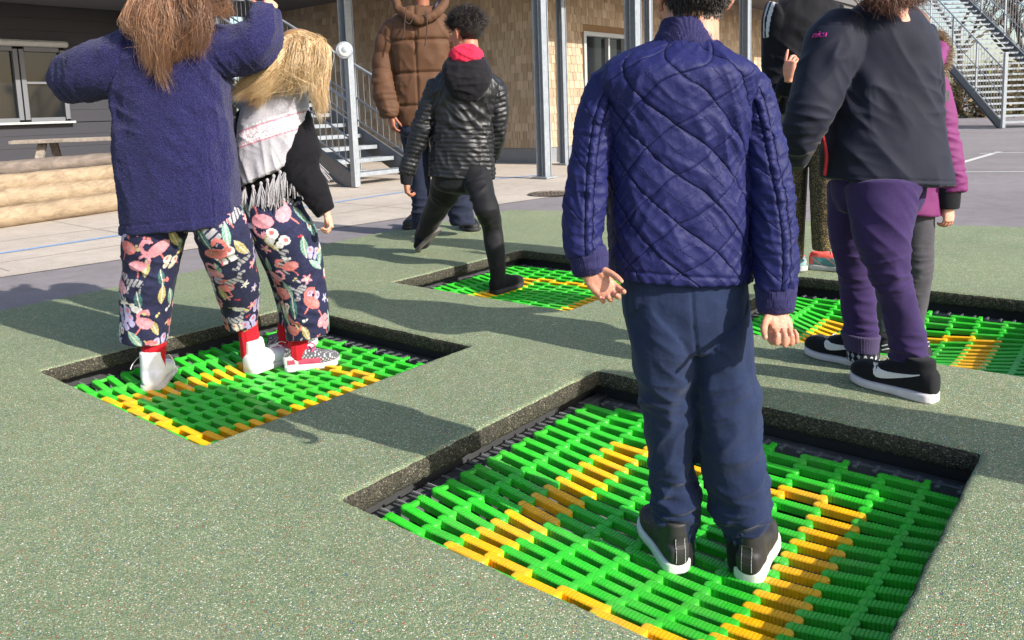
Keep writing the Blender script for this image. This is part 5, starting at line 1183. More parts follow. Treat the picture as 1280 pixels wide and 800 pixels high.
    fr, hv = body(r, [E([(505, 150, 558, 150), (500, 80, 558, 80), (496, 35, 556, 35), (514, 14, 540, 14)], y, 2, 30, dflt=.6), am([(494, 40, y), (480, 90, y-.02), (489, 145, y-.08)], [.05, .045, .034]), am([(560, 40, y), (574, 90, y), (574, 142, y-.03)], [.05, .045, .034]), am([(515, 150, y+.03), (525, 215, y+.05), (527, 276, y+.05)], [.07, .05, .035]), am([(548, 150, y), (565, 215, y-.03), (579, 272, y-.03)], [.07, .05, .035])],
        (hc, .235, unit((.02, -1, -.05))), [dict(w=P(489, 144, y-.08), d=(.05, -.1, -1), n=(.75, .6, 0), side=1, size=.18, curl=(.4, .45, .5, .5), thumb=(.4, .3)), dict(w=P(574, 141, y-.03), d=(-.05, -.1, -1), n=(-.7, .7, 0), side=-1, size=.18)], lin(150, 98, 76), .012)
    hair_cap(r, fr, lin(34, 28, 26), 1.04)
man()
# ------------------------------------------------------------------ boy in the black leather jacket
def boy_leather():
    y = 4.85
    h1 = onmat(616, 368, zf3, -.004); df = h1[1]+.055-y
    r = person('curly-haired boy in ribbed black leather jacket with red hood lining, stepping onto the farthest trampoline', G(600, 350, -.05))
    torso = E([(536, 219, 618, 223, 0, .7), (537, 205, 618, 208), (540, 180, 617, 182), (542, 155, 617, 158), (540, 130, 620, 132), (538, 110, 626, 114), (545, 96, 624, 100, 0, .62), (562, 82, 606, 84, 0, .75)], y, 2.5, 56, (.06, .3), .66)
    al = E([(535, 100, 562, 110, 0, 1), (530, 112, 556, 122), (520, 140, 546, 146, 0), (512, 165, 538, 172, .0), (505, 190, 526, 196, .0), (500, 208, 520, 214, .0), (499, 216, 518, 220, 0)], y, 2.1, 32, (.5, .1), 1.0)
    ar = E([(602, 112, 624, 98, 0, 1), (608, 124, 634, 112), (610, 150, 634, 146, .0), (609, 172, 631, 172, .03), (606, 190, 624, 196, .10), (600, 200, 614, 206, .16)], y, 2.1, 32, (.5, .3), 1.0)
    def d(V, N, uv, pid):
        u, v = uv[:, 0], uv[:, 1]; lw = np.where(pid == 0, sst(.34, .31, v), sst(.06, .12, v)); vv = v+.006*pn(n3(u*14, v*6, pid*3.))
        rib = .0065*(np.abs(np.sin(math.pi*vv/.027))**.6-.6)*lw
        wr = .008*(ridge(n3(u/.09+v/.1, v/.11-u/.15, pid*3.))-.4)+.005*fbm(n3(u/.09, v/.09, pid*2.), 2)
        return rib+wr+crease(V, [(P(575, 150, y-.12), .12, .016, .06, (.7, 0, .7)), (P(600, 165, y-.12), .1, .012, .05, (.8, 0, .5)), (P(530, 155, y-.05), .07, .012, .04, (-.3, 0, 1)), (P(622, 140, y-.05), .08, .012, .05, (.2, 0, 1)), (P(548, 112, y-.08), .06, .012, .035, (1, 0, -.3)), (P(622, 112, y-.08), .06, .012, .03, (1, 0, .5))])
    t = NT('black_leather', .33, lin(24, 24, 28), .45); p = t.obj(); t.set('Roughness', t.ramp(t.noise(p, 25, 4).outputs[0], [(.3, (.38,)*3), (.7, (.56,)*3)])); t.bump(t.vor(p, 260).outputs['Distance'], .0006, .5)
    j = garment('jacket', [torso, al, ar], t.m, r, .0062, 3, d)
    bk = fabric('black_knit', lin(31, 29, 34), .9, .15, 500, .0008, .2); redm = fabric('red_hood_lining', lin(206, 42, 72), .9, .1, 500, .0008, .12)
    garment('hood', [E([(566, 124, 600, 124, -.13, .3), (558, 112, 610, 113, -.13, .5), (552, 98, 615, 100, -.10, .7), (553, 86, 614, 88, -.06, .9), (560, 76, 608, 77, -.02, 1.0)], y, 2.1, 44, (.5, .1))], bk, r, .006, 3, lambda V, N, uv, pid: .006*fbm(V*18, 2)+crease(V, [(P(585, 105, y-.15), .10, .014, .05, (.15, 0, 1))]))
    garment('hood_lining', [E([(570, 86, 597, 87, -.06, .9), (562, 80, 604, 81, -.055, 1), (560, 73, 606, 74, -.03, 1.05), (564, 68, 603, 69, -.01, 1.05)], y-.045, 2.1, 44, (.6, .1))], redm, r, .005, 3, lambda V, N, uv, pid: .006*fbm(V*24, 2)+crease(V, [(P(583, 76, y-.15), .08, .010, .035, (.5, 0, 1))]))
    garment('cuff', [E([(500, 212, 518, 216, 0, 1), (500, 222, 516, 224, 0, 1), (501, 229, 515, 231, 0, 1)], y, 2, 28, (.1, .2))], bk, j, .005, 2)
    pt = fabric('black_track_pants', lin(22, 22, 26), .7, .1, 500, .0004, .15, 150, .25)
    hip = E([(540, 212, 616, 214), (542, 232, 612, 234)], y, 2.4, 44, (.2, .4), .75)
    lb = E([(540, 216, 585, 222, .05, 1), (537, 236, 575, 244, .15, 1), (532, 256, 562, 262, .25, 1), (525, 276, 550, 280, .36, 1), (519, 292, 541, 296, .46, 1), (518, 304, 538, 306, .5, 1)], y, 2.1, 36, (.2, .2)); lf = E([(572, 222, 614, 218, -.05, 1), (584, 242, 618, 238, -.15, 1), (594, 266, 624, 260, -.23, 1), (602, 285, 628, 282, df*.75, 1), (606, 310, 631, 308, df*.9, 1), (611, 332, 632, 332, df, 1), (613, 346, 632, 346, df, 1)], y, 2.1, 36, (.2, .2))
    garment('trousers', [hip, lb, lf], pt, r, .0065, 3, lambda V, N, uv, pid: .005*fbm(n3(uv[:, 0]/.09, uv[:, 1]/.14, pid*2.), 2)+crease(V, [(P(595, 245, y-.2), .13, .014, .05, (-.5, 0, .9)), (P(615, 285, y-.35), .10, .013, .045, (.2, 0, 1)), (P(560, 240, y+.05), .12, .014, .05, (.5, 0, .9)), (P(622, 330, y-.42), .06, .010, .03, (0, 0, 1))]))
    bs = fabric('black_suede', lin(28, 27, 30), .85, .1, 300, .001, .2); so = paint('black_crepe_sole', lin(44, 43, 45), .8, .15, 20)
    shoe(r, h1, h1+np.array([.17, .20, .01]), .265, mat=bs, solemat=so, sole=.10, vox=.005, ankle=.60, wid=.40, name='boot')
    tp = P(523, 317, y+.50); hp = P(549, 288, y+.36); sd2 = shoe(r, hp, tp, .26, up=(-.75, .45, .35), mat=bs, solemat=paint('grey_sole', lin(104, 98, 94), .8, .2, 30), sole=.10, vox=.005, ankle=.44, wid=.40, name='boot')
    hc = P(582, 42, y+.01); fwd = unit((-.72, .66, -.1)); am = lambda pts, rr: tube(np.array([P(*q) for q in pts]), np.array(rr), 12)
    fr, hv = body(r, [E([(550, 220, 606, 222), (552, 150, 606, 152), (552, 106, 612, 108), (568, 78, 600, 78)], y, 2, 30, dflt=.6), am([(545, 110, y), (524, 165, y), (508, 225, y)], [.034, .03, .024]), am([(618, 110, y), (621, 160, y+.02), (607, 200, y+.14)], [.034, .03, .024]), am([(560, 222, y+.05), (545, 262, y+.3), (529, 296, y+.46)], [.06, .04, .025]), am([(594, 222, y-.06), (614, 285, y+df*.75), (623, 342, y+df)], [.06, .04, .025])],
        (hc, .232, fwd), [dict(w=P(508, 226, y), d=(0, -.1, -1), n=(.9, .3, 0), side=-1, size=.15, curl=(.6, .6, .6, .6)), dict(w=P(607, 201, y+.15), d=(-.8, .2, -.4), n=(-.3, .9, 0), side=1, size=.15)], lin(176, 118, 92), .01)
    l = hloc(hv, fr); m = hairmask(l) & (l[:, 2] > -.2); rt = hv[m]; cc = fr[0]+fr[1]*(fr[4]*.12-fr[3]*.07)
    n_ = 5200; R = rt[rng.integers(len(rt), size=n_)]+rng.normal(size=(n_, 3))*.003; N_ = R-cc; N_ /= np.linalg.norm(N_, axis=1)[:, None]; lz = hloc(R, fr)[:, 2]; K = 18; t = np.linspace(0, 1, K)
    Ln = np.clip(.006+.058*sst(-.05, .32, lz), .006, .066)*rng.uniform(.7, 1.15, n_); cl_ = pn(R*32); ax = N_*.8+np.stack([pn(R*40+3), pn(R*40+9), pn(R*40+15)], 1)*.9+rng.normal(size=(n_, 3))*.22+np.array([0, 0, .12]); ax /= np.linalg.norm(ax, axis=1)[:, None]; a1 = np.cross(ax, np.array([.3, .8, .2])+.3*np.stack([cl_, -cl_, cl_], 1)); a1 /= np.linalg.norm(a1, axis=1)[:, None]; a2 = np.cross(ax, a1)
    tw = (1.7+.6*cl_)[:, None]*2*math.pi*t[None]+(cl_*5)[:, None]; rr = (np.minimum(.009, Ln*.2)[:, None]*np.minimum(t*2.5, 1)[None])[..., None]
    polys = R[:, None]-N_[:, None]*.004+ax[:, None]*(Ln[:, None]*t[None])[..., None]+a1[:, None]*np.cos(tw)[..., None]*rr+a2[:, None]*np.sin(tw)[..., None]*rr
    strands(r, 'hair', polys, .0010, np.array(lin(38, 31, 29))*rng.uniform(.5, 1.9, (n_, 1)))
    hair_cap(r, fr, lin(30, 25, 24)); return r
boy_leather()
# ------------------------------------------------------------------ woman facing the camera, mostly hidden
def woman():
    y = 4.22
    r = person('person in black jacket with white shoulder stripe, sparkly leggings and teal sneakers', G(1020, 345))
    torso = E([(962, 140, 1050, 142, 0, .7), (958, 110, 1052, 112), (957, 70, 1054, 72), (960, 30, 1052, 32), (968, 6, 1046, 8, 0, .6), (990, -10, 1030, -10, 0, .7)], y, 2.4, 44, (.15, .3), .62)
    al = E([(958, 4, 985, 40, 0, 1), (953, 24, 984, 52), (952, 60, 982, 64, -.0), (955, 95, 986, 98, -.03), (962, 122, 990, 112, -.09), (974, 116, 1000, 100, -.17), (980, 102, 1000, 92, -.2)], y, 2.1, 32, (.5, .15), 1.0); ar = E([(1030, 40, 1052, 6, 0, 1), (1034, 55, 1060, 45), (1036, 100, 1062, 98)], y, 2.1, 28, (.5, .3), 1.0)
    bk = fabric('black_softshell', lin(16, 16, 22), .75, .1, 500, .0004, .12)
    def d(V, N, uv, pid): return .006*fbm(n3(uv[:, 0]/.09, uv[:, 1]/.12, pid*2.), 2)+crease(V, [(P(968, 100, y-.05), .10, .014, .05, (.3, 0, 1)), (P(1000, 60, y-.15), .12, .010, .06, (.6, 0, .8))])
    def cstripe(V, N, uv, pid):
        C = np.tile(np.array(lin(16, 16, 22)), (len(V), 1)); u = uv[:, 0]; k = (pid == 1) & (u < -.052) & (u > -.072) & (V[:, 2] > P(960, 48, y)[2]); C[k] = lin(196, 196, 200); k2 = (pid == 1) & (u < -.085) & (u > -.097) & (V[:, 2] > P(960, 48, y)[2]); C[k2] = lin(180, 180, 186); return C
    bkc = fabric('black_striped_softshell', (1, 1, 1), .75, .1, 500, .0004, .12, usecol=True)
    garment('jacket', [torso, al, ar], bkc, r, .0065, 3, d, cstripe)
    gr = fabric('grey_wool_tunic', lin(112, 108, 106), .95, .2, 300, .0015, .3); garment('tunic', [E([(972, 178, 1046, 180), (970, 160, 1048, 160), (968, 130, 1050, 130)], y, 2.4, 44, (.06, .2), .66)], gr, r, .007, 3, lambda V, N, uv, pid: .006*fbm(V*14, 2))
    tl = NT('sparkly_leggings', .6, lin(40, 36, 34), .4); p = tl.obj(); v = tl.vor(p, 420); gl_ = tl.ramp(tl.n('ShaderNodeSeparateColor', ins={0: v.outputs['Color']}).outputs[0], [(0, lin(36, 32, 32)), (.74, lin(112, 92, 62)), (.84, lin(170, 142, 92)), (.94, lin(34, 32, 32))], 'CONSTANT'); tl.set('Base Color', gl_); tl.set('Roughness', .5)
    garment('leggings', [E([(976, 160, 1012, 160, 0, 1), (978, 200, 1010, 200), (982, 240, 1008, 240), (984, 280, 1006, 280), (986, 322, 1004, 322)], y+.1, 2, 36, (.2, .2), 1.0), E([(1010, 160, 1048, 160, 0, 1), (1012, 200, 1048, 200), (1013, 240, 1046, 240), (1014, 275, 1043, 275), (1016, 312, 1038, 312)], y, 2, 36, (.2, .2), 1.0)], tl.m, r, .0065, 3, lambda V, N, uv, pid: .002*fbm(V*14, 2))
    def ck(loc, N):
        s, x, h = loc.T; C = np.tile(np.array(lin(86, 140, 146)), (len(loc), 1)); C[(h > .30) | (s < .10)] = lin(232, 96, 88); C[(np.abs((s*1.6+h*2.2) % .55-.2) < .035) & (h < .3)] = lin(214, 150, 140); C[s > .88] = lin(120, 150, 150); return C
    tx = fabric('teal_mesh', (1, 1, 1), .8, 0, 400, .0008, .15, 160, .2, usecol=True); so = paint('grey_foam_sole', lin(168, 170, 170), .6, .15, 30)
    h = G(1012, 336); s = shoe(r, h, h+np.array([.20, -.13, 0]), .25, mat=tx, solemat=so, sole=.13, vox=.0045, ankle=.40, col=ck); lc = paint('coral_lace', lin(230, 100, 90), .8, .1)
    lace(s, 'lace', lc, [[(.42+.07*k, -.09, .40-.045*k), (.45+.07*k, 0, .41-.045*k), (.47+.07*k, .09, .385-.045*k)] for k in range(4)], .004)
    h = G(992, 330); shoe(r, h, h+np.array([-.05, -.24, 0]), .25, mat=tx, solemat=so, sole=.13, vox=.0045, ankle=.40, col=ck)
    hc = P(1010, -52, y-.03); am = lambda pts, rr: tube(np.array([P(*q) for q in pts]), np.array(rr), 12)
    fr, hv = body(r, [E([(975, 160, 1045, 160), (972, 90, 1042, 90), (972, 25, 1040, 25), (996, -6, 1024, -6)], y, 2, 30, dflt=.55), am([(968, 25, y), (968, 95, y-.02), (982, 108, y-.15), (990, 96, y-.2)], [.04, .036, .03, .022]), am([(1044, 25, y), (1048, 95, y)], [.04, .034]), am([(994, 160, y+.1), (995, 320, y+.1)], [.045, .026]), am([(1030, 160, y), (1028, 310, y)], [.05, .028])],
        (hc, .225, unit((.1, -1, -.12))), [dict(w=P(986, 98, y-.22), d=(.05, -.1, 1), n=(.75, .55, .1), side=1, size=.165, curl=(.10, .5, .62, .7), thumb=(.5, .4), spread=.05)], lin(206, 146, 122), .009)
    hair_cap(r, fr, lin(62, 44, 34), 1.05)
woman()
# ------------------------------------------------------------------ child in the black softshell, purple sweatpants
def girl_black():
    y = 2.55
    r = person('child in black softshell jacket and purple sweatpants, standing on the rubber between two trampolines', G(1100, 485))
    torso = E([(1029, 222, 1185, 229, 0, .78), (1029, 200, 1181, 206, 0, .76), (1032, 160, 1176, 166), (1035, 120, 1172, 126), (1038, 80, 1170, 86), (1042, 44, 1166, 50), (1056, 20, 1150, 24, 0, .7), (1075, 4, 1136, 6, 0, .75)], y, 2.4, 64, (.05, .3), .70)
    al = E([(1032, 16, 1082, 60, -.0, 1), (1012, 34, 1074, 80, -.03), (1002, 70, 1058, 106, -.06), (990, 106, 1044, 138, -.08), (984, 136, 1034, 160, -.10), (976, 160, 1022, 180, -.08), (975, 184, 1014, 196, -.02), (980, 198, 1008, 206, .03)], y, 2.1, 40, (.4, .2), .95)
    ar = E([(1130, 60, 1166, 32, 0, 1), (1140, 80, 1174, 60), (1146, 110, 1180, 104, .04), (1150, 135, 1178, 140, .12), (1146, 150, 1172, 158, .2)], y, 2.1, 36, (.4, .3), 1.0)
    def d(V, N, uv, pid):
        u, v = uv[:, 0], uv[:, 1]
        b = .005*fbm(n3(u/.14, v/.2, pid*2.), 2)+.004*(ridge(n3(u/.12+v/.2, v/.2-u/.2, pid*5.))-.4)
        b += crease(V, [(P(1065, 130, y-.12), .10, .014, .06, (.6, 0, .8)), (P(1100, 90, y-.15), .14, .012, .08, (1, 0, .6)), (P(1015, 155, y-.14), .08, .015, .045, (.3, 0, 1)), (P(995, 180, y-.1), .07, .014, .035, (.2, 0, 1)), (P(1120, 170, y-.14), .15, .010, .08, (.7, 0, .6)), (P(1060, 185, y-.12), .07, .012, .06, (.3, 0, 1)), (P(1165, 120, y-.05), .07, .012, .05, (.2, 0, 1)), (P(1035, 80, y-.1), .07, .013, .05, (.7, 0, -.6))])
        b -= .003*np.exp(-((v-.022)/.003)**2)*(pid == 0); return b
    sf = fabric('black_softshell_fabric', lin(20, 23, 40), .75, .12, 700, .0003, .08, 200, .25)
    j = garment('jacket', [torso, al, ar], sf, r, .0048, 4, d)
    rp = paint('red_piping', lin(196, 44, 52), .7, .1); b = MB(); b.rod(crom(np.array([P(1026, 148, y-.035), P(1029, 170, y-.04), P(1033, 195, y-.035), P(1031, 218, y-.03)]), 24), .006, 8); b.build('piping', rp, j, True)
    mg = paint('magenta_embroidery', lin(176, 40, 130), .7, .1)
    def write(txt, p, X, Y, size, mat, parent, name):
        cu = bpy.data.curves.new('txt', 'FONT'); cu.body = txt; cu.size = size; cu.extrude = .0015; cu.shear = .25; cu.align_x = 'CENTER'; ob = bpy.data.objects.new('txt', cu); COL.objects.link(ob)
        dg = bpy.context.evaluated_depsgraph_get(); dg.update(); me = ob.evaluated_get(dg).to_mesh(); V = np.array([v.co[:] for v in me.vertices]); Fc = [list(q.vertices) for q in me.polygons]; ob.evaluated_get(dg).to_mesh_clear(); bpy.data.objects.remove(ob)
        X, Y = unit(X), unit(Y); Z = np.cross(X, Y); return link(name, p+np.outer(V[:, 0], X)+np.outer(V[:, 1], Y)+np.outer(V[:, 2], Z), Fc, mat, parent, False)
    pw = fabric('purple_sweatpants', lin(60, 46, 86), .95, .12, 1200, .0006, .35, 300, .1)
    hip = E([(1042, 205, 1156, 210, 0, .6), (1040, 240, 1152, 245, 0, .62), (1048, 262, 1146, 264, 0, .5)], y, 2.4, 56, (.2, .3), .6)
    lr = E([(1058, 232, 1148, 236, -.03, .9), (1063, 262, 1141, 266, -.05, .9), (1069, 295, 1136, 298, -.07, .95), (1080, 325, 1134, 326, -.08, 1), (1088, 345, 1136, 346, -.08, 1), (1097, 370, 1144, 372, -.07, 1), (1106, 405, 1153, 405, -.05, 1), (1113, 435, 1158, 438, -.04, 1), (1117, 450, 1159, 452, -.03, 1), (1119, 462, 1158, 464, -.03, 1)], y-.05, 2.1, 48, (.2, .12))
    lf = E([(1036, 232, 1100, 236, .10, .95), (1036, 262, 1090, 266, .12, 1), (1038, 295, 1086, 300, .13, 1), (1044, 325, 1089, 328, .14, 1), (1050, 352, 1091, 354, .15, 1), (1054, 385, 1094, 388, .15, 1), (1056, 410, 1096, 412, .15, 1), (1057, 428, 1095, 432, .15, 1)], y, 2.1, 44, (.2, .12))
    def dp(V, N, uv, pid):
        u, v = uv[:, 0], uv[:, 1]
        return .005*fbm(n3(u/.12, v/.16, pid*3.), 2)+.003*(ridge(n3(u/.1, v/.07, pid*4.))-.4)+crease(V, [(P(1112, 338, y-.15), .07, .015, .03, (-.2, 0, 1)), (P(1135, 435, y-.12), .07, .013, .035, (.1, 0, 1)), (P(1076, 400, y+.1), .08, .012, .035, (0, 0, 1)), (P(1066, 340, y+.08), .08, .011, .04, (0, 0, 1)), (P(1120, 270, y-.15), .10, .012, .06, (.7, 0, .7)), (P(1145, 250, y-.12), .07, .010, .04, (.8, 0, .5))])-.003*np.exp(-((v-.04)/.003)**2)*(pid > 0)*0
    t = garment('sweatpants', [hip, lr, lf], pw, r, .0046, 3, dp)
    for a, yy in (([(1112, 446, 1164, 448), (1116, 456, 1162, 458), (1118, 466, 1160, 468)], y-.08), ([(1052, 416, 1099, 418), (1055, 426, 1097, 429), (1057, 436, 1096, 439)], y+.15)):
        garment('ankle_cuff', [E(a, yy, 2.0, 40, (.1, .1), 1.0)], fabric('purple_rib', lin(72, 62, 92), .95, .1, 900, .0006, .25), t, .003, 2, lambda V, N, uv, pid: .0007*np.sin(uv[:, 0]*700))
    def csk(V, N, uv, pid):
        C = np.tile(np.array(lin(32, 32, 44)), (len(V), 1)); u, v = uv[:, 0], uv[:, 1]; q = np.abs(((u/.022) % 1)-.5)*2+np.abs(((v/.02+.3) % 1)-.5)*1.2; C[(q < .55) & (q > .2)] = lin(196, 198, 204); return C
    sk = fabric('patterned_sock', (1, 1, 1), .9, .1, 700, .0006, .15, usecol=True)
    for a, yy in (([(1120, 458, 1166, 460), (1122, 470, 1166, 472), (1124, 484, 1166, 486)], y-.08), ([(1058, 428, 1096, 430), (1059, 438, 1096, 440), (1060, 450, 1095, 452)], y+.15)): garment('sock', [E(a, yy, 2.0, 40, (.1, .1), 1.0)], sk, r, .0026, 2, None, csk)
    bl = fabric('black_mesh_upper', lin(30, 30, 33), .85, .1, 500, .0006, .2); ws = paint('pale_foam_sole', lin(206, 200, 200), .65, .18, 24); sw = paint('white_emblem', lin(220, 218, 214), .6, .08)
    h1 = G(1170, 503); t1 = G(1066, 474); h2 = G(1096, 461); t2 = G(1008, 441)
    SWO = [(.12, .335, .345), (.20, .30, .325), (.30, .262, .308), (.40, .228, .296), (.48, .205, .292), (.55, .192, .300), (.60, .196, .320), (.63, .225, .345), (.645, .28, .362), (.65, .335, .368)]
    SWO = [(s, a*.92, b*.92) for s, a, b in SWO]
    for h, q in ((h1, t1), (h2, t2)):
        s = shoe(r, h, q, None, mat=bl, solemat=ws, sole=.105, vox=.0036, ankle=.46, wid=.37, toebox=.21); decal(s, 'emblem', SWO, -1, sw); decal(s, 'emblem', SWO, 1, sw)
    hc = P(1098, -52, y+.01); fwd = unit((-.55, .8, -.1)); am = lambda pts, rr: tube(np.array([P(*q) for q in pts]), np.array(rr), 12)
    fr, hv = body(r, [E([(1050, 225, 1155, 230), (1055, 120, 1150, 124), (1060, 40, 1146, 44), (1084, 4, 1126, 4)], y, 2, 30, dflt=.6), am([(1056, 50, y), (1010, 150, y-.08), (996, 186, y+.03)], [.036, .03, .02]), am([(1150, 60, y), (1163, 120, y+.05), (1156, 155, y+.22)], [.036, .03, .022]), am([(1110, 235, y-.05), (1114, 340, y-.13), (1144, 490, y-.08)], [.065, .042, .03]), am([(1068, 235, y+.1), (1068, 340, y+.14), (1078, 455, y+.15)], [.065, .042, .03])],
        (hc, .22, fwd), [dict(w=P(996, 186, y+.02), d=(.1, .95, -.05), n=(.3, 0, -1), side=-1, size=.14), dict(w=P(1156, 156, y+.23), d=(-.8, .4, .2), n=(0, .5, -.8), side=1, size=.145)], lin(208, 152, 128))
    l = hloc(hv, fr); m = hairmask(l); roots = hv[m]; polys = []; cols = []; hair_cap(r, fr, lin(84, 52, 38), 1.04); tones = [np.array(lin(*c)) for c in ((112, 66, 46), (88, 52, 38), (136, 84, 58), (74, 44, 34))]
    for i in range(44):
        f = i/43; x = 1088+f*66+rng.uniform(-4, 4); tgt = P(1098+(x-1120)*.6, -40, y-.1); dd = np.linalg.norm(roots-tgt, axis=1); k = np.argsort(dd)[:len(roots)//3]
        polys.append(flow(roots[rng.choice(k, 60)], [(1100+(x-1120)*.8, -25, -.12), (x-2, -6, -.135), (x+rng.uniform(-3, 3), 7+4*math.sin(f*3)+rng.uniform(-7, 3), -.14)], y, 60, (.010, .014), 18, .012)); cols.append(tones[rng.integers(4)]*rng.uniform(.75, 1.25, (60, 1)))
    strands(r, 'hair', np.concatenate(polys), .0010, np.concatenate(cols))
    # embroidered word on the sleeve
    bvh = BVHTree.FromPolygons([tuple(np.array(v.co)+rootloc(j)) for v in j.data.vertices], [tuple(p.vertices) for p in j.data.polygons]); q = CO; d_ = ray(1024, 47); hit = bvh.ray_cast(Vector(CO), Vector(unit(d_)))
    if hit[0] is not None:
        n_ = np.array(hit[1]); n_ = n_ if n_[1] < 0 else -n_; X = unit(np.cross(Z3, n_)); write('nica', np.array(hit[0])+n_*.003, X, np.cross(n_, X), .030, mg, j, 'embroidered_word')
girl_black()
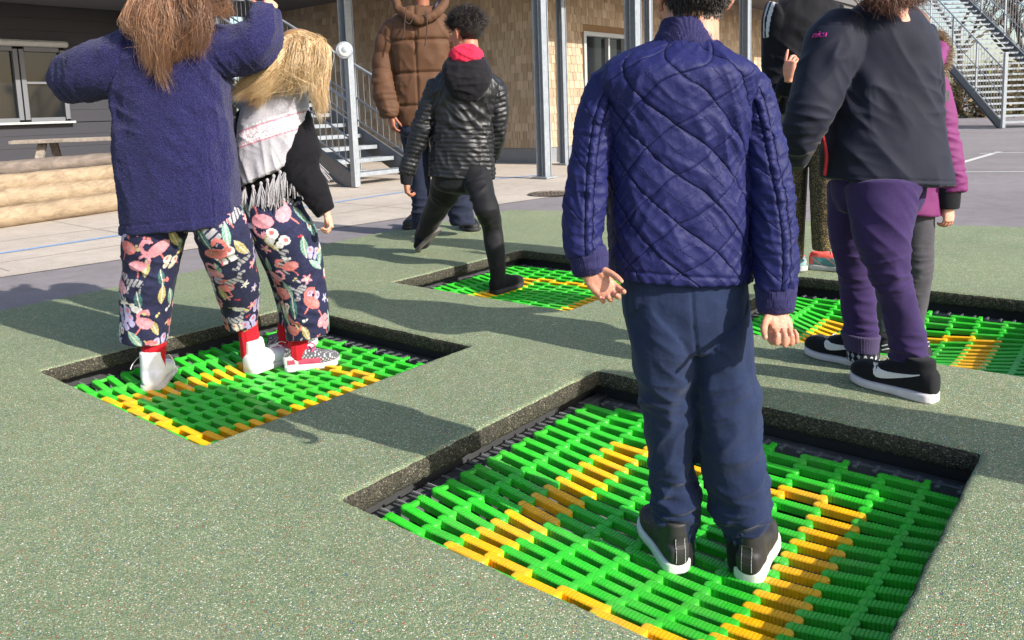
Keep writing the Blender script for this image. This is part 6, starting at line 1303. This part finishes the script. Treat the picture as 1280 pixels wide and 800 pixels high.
# ------------------------------------------------------------------ child in the magenta parka
def child_parka():
    y = 3.33
    r = person('child in magenta parka with fur-trimmed hood, half hidden behind the black softshell jacket', G(1120, 425, -.14))
    torso = E([(1082, 262, 1172, 268, 0, .75), (1084, 230, 1174, 236), (1088, 190, 1176, 194), (1090, 150, 1176, 152), (1092, 115, 1174, 115), (1100, 92, 1168, 92, 0, .7), (1116, 78, 1154, 78, 0, .8)], y, 2.4, 48, (.06, .3), .72)
    ar = E([(1140, 110, 1176, 82, 0, 1), (1150, 126, 1186, 108), (1156, 160, 1194, 152, -.02), (1160, 190, 1200, 184, -.04), (1166, 215, 1204, 210, -.06), (1170, 240, 1206, 238, -.07)], y, 2.1, 36, (.5, .1), 1.0); al = E([(1088, 84, 1112, 112, 0, 1), (1082, 110, 1110, 126), (1078, 160, 1108, 160), (1078, 230, 1104, 230)], y, 2.1, 32, (.5, .2), 1.0)
    mg = fabric('magenta_nylon', lin(112, 40, 96), .7, .05, 500, .0004, .08, 200, .3)
    j = garment('parka', [torso, ar, al], mg, r, .0055, 3, lambda V, N, uv, pid: .006*fbm(n3(uv[:, 0]/.1, uv[:, 1]/.14, pid*2.), 2)+crease(V, [(P(1182, 170, y-.08), .08, .013, .05, (.2, 0, 1)), (P(1188, 215, y-.1), .07, .015, .035, (.1, 0, 1)), (P(1185, 232, y-.1), .05, .010, .03, (0, 0, 1))]))
    bk = fabric('black_rib', lin(30, 30, 34), .9, .1, 700, .0006, .2); garment('cuff', [E([(1168, 234, 1200, 236), (1169, 250, 1199, 252), (1170, 260, 1198, 260)], y-.07, 2, 32, (.1, .1), .9)], bk, j, .0035, 2)
    pb = MB(); pc = P(1180, 120, y-.165); pb.box(pc, .018, .004, .020, (.93, -.36, 0), (.36, .93, 0)); 
    for k in range(5): pb.box(pc+np.array([rng.uniform(-.010, .010), -.004, rng.uniform(-.012, .012)]), .004, .002, .004)
    pb.build('badge', paint('grey_badge', lin(124, 118, 124), .7, .3, 60), j)
    hd = tube(np.array([P(1116, 82, y-.05), P(1130, 94, y-.12), P(1150, 92, y-.12), P(1168, 78, y-.08), P(1172, 62, y-.02)]), .04, 18); garment('hood', [hd], mg, j, .006, 3, lambda V, N, uv, pid: .006*fbm(V*18, 2))
    R = np.array([P(1152, 100, y-.16), P(1166, 96, y-.13), P(1176, 84, y-.09), P(1181, 70, y-.04), P(1180, 56, y+.0), P(1172, 42, y+.03)]); cr = crom(R, 60); n_ = 4200; k = rng.integers(60, size=n_); b0 = cr[k]; dv = rng.normal(size=(n_, 3)); dv /= np.linalg.norm(dv, axis=1)[:, None]
    ln_ = rng.uniform(.018, .045, (n_, 1)); polys = np.stack([b0+dv*.006, b0+dv*ln_*.6, b0+dv*ln_+np.array([.004, 0, -.008])], 1); tn = np.array([lin(176, 152, 128), lin(146, 122, 100), lin(206, 186, 164), lin(120, 98, 80)])[rng.integers(4, size=n_)]; strands(r, 'fur_trim', polys, .0012, tn)
    gp = fabric('grey_marl_leggings', lin(76, 74, 80), .95, .2, 600, .0008, .45, 260)
    garment('leggings', [E([(1118, 255, 1166, 258), (1122, 290, 1166, 292), (1126, 320, 1165, 322), (1128, 350, 1163, 350), (1128, 390, 1156, 390), (1123, 418, 1150, 421)], y, 2.1, 40, (.2, .2), 1.0), E([(1084, 255, 1128, 258, 0, 1), (1086, 300, 1124, 300), (1088, 350, 1120, 350), (1091, 412, 1117, 414)], y+.02, 2.1, 40, (.2, .2), 1.0)], gp, r, .0052, 3, lambda V, N, uv, pid: .004*fbm(V*12, 2)+crease(V, [(P(1146, 340, y-.08), .09, .008, .03, (0, 0, 1)), (P(1140, 385, y-.08), .08, .008, .03, (0, 0, 1))]))
    bs = fabric('black_trainer', lin(32, 32, 35), .7, 0, 400, .0006, .2, 120, .3); so = paint('light_sole', lin(196, 194, 194), .6, .15, 30); lc = paint('pale_lace', lin(186, 186, 190), .8, .1)
    for h, q in ((onmat(1102, 416, zf4), onmat(1104, 434, zf4)), (onmat(1138, 418, zf4), onmat(1146, 440, zf4))):
        s = shoe(r, h, h+unit(q-h)*.22, .22, mat=bs, solemat=so, sole=.11, vox=.0042, ankle=.42); lace(s, 'lace', lc, [[(.42+.07*k, -.10, .41-.045*k), (.45+.07*k, 0, .42-.045*k), (.47+.07*k, .10, .395-.045*k)] for k in range(4)], .003)
    hc = P(1126, 44, y+.02); am = lambda pts, rr: tube(np.array([P(*q) for q in pts]), np.array(rr), 12)
    fr, hv = body(r, [E([(1096, 258, 1160, 262), (1100, 150, 1164, 152), (1104, 98, 1160, 98), (1122, 78, 1148, 78)], y, 2, 30, dflt=.6), am([(1162, 105, y), (1176, 165, y-.03), (1184, 258, y-.07)], [.032, .028, .02]), am([(1098, 105, y), (1094, 165, y), (1090, 235, y)], [.032, .028, .02]), am([(1142, 255, y), (1146, 330, y), (1138, 405, y)], [.045, .032, .02]), am([(1108, 255, y+.02), (1104, 340, y+.02), (1104, 396, y+.02)], [.045, .032, .02])],
        (hc, .215, unit((-.6, .75, -.1))), [dict(w=P(1185, 256, y-.07), d=(.02, -.1, -1), n=(-.35, 1, 0), side=-1 if False else 1, size=.135, curl=(.45, .5, .5, .5), thumb=(.35, .3)), dict(w=P(1091, 238, y), d=(0, -.1, -1), n=(.5, .8, 0), side=-1, size=.135)], lin(220, 164, 142))
    hair_cap(r, fr, lin(110, 80, 58), 1.04); l = hloc(hv, fr); m = hairmask(l); roots = hv[m]; n_ = 2500; R = roots[rng.integers(len(roots), size=n_)]; cc = fr[0]; N_ = R-cc; N_ /= np.linalg.norm(N_, axis=1)[:, None]; polys = np.stack([R-N_*.002, R+N_*.012-[0, 0, .03], R+N_*.012-[0, 0, .09]], 1); strands(r, 'hair', polys, .0012, np.array(lin(120, 86, 60))*rng.uniform(.7, 1.3, (n_, 1))); return r
parka = child_parka()
# another child stands just right of the frame: its shadow reaches the nearest trampoline
def copy_tree(o, parent=None):
    c = cp(o, parent)
    for ch in list(o.children): copy_tree(ch, c)
    return c
kid = copy_tree(parka); q = G(1285, 572); kid.location = Vector((q[0]+.80*1.25, q[1]-.60*1.25, .008)); kid.rotation_euler = (0, 0, rad(70)); kid['label'] = 'child in magenta parka standing outside the right edge, casting the shadow on the near rubber'
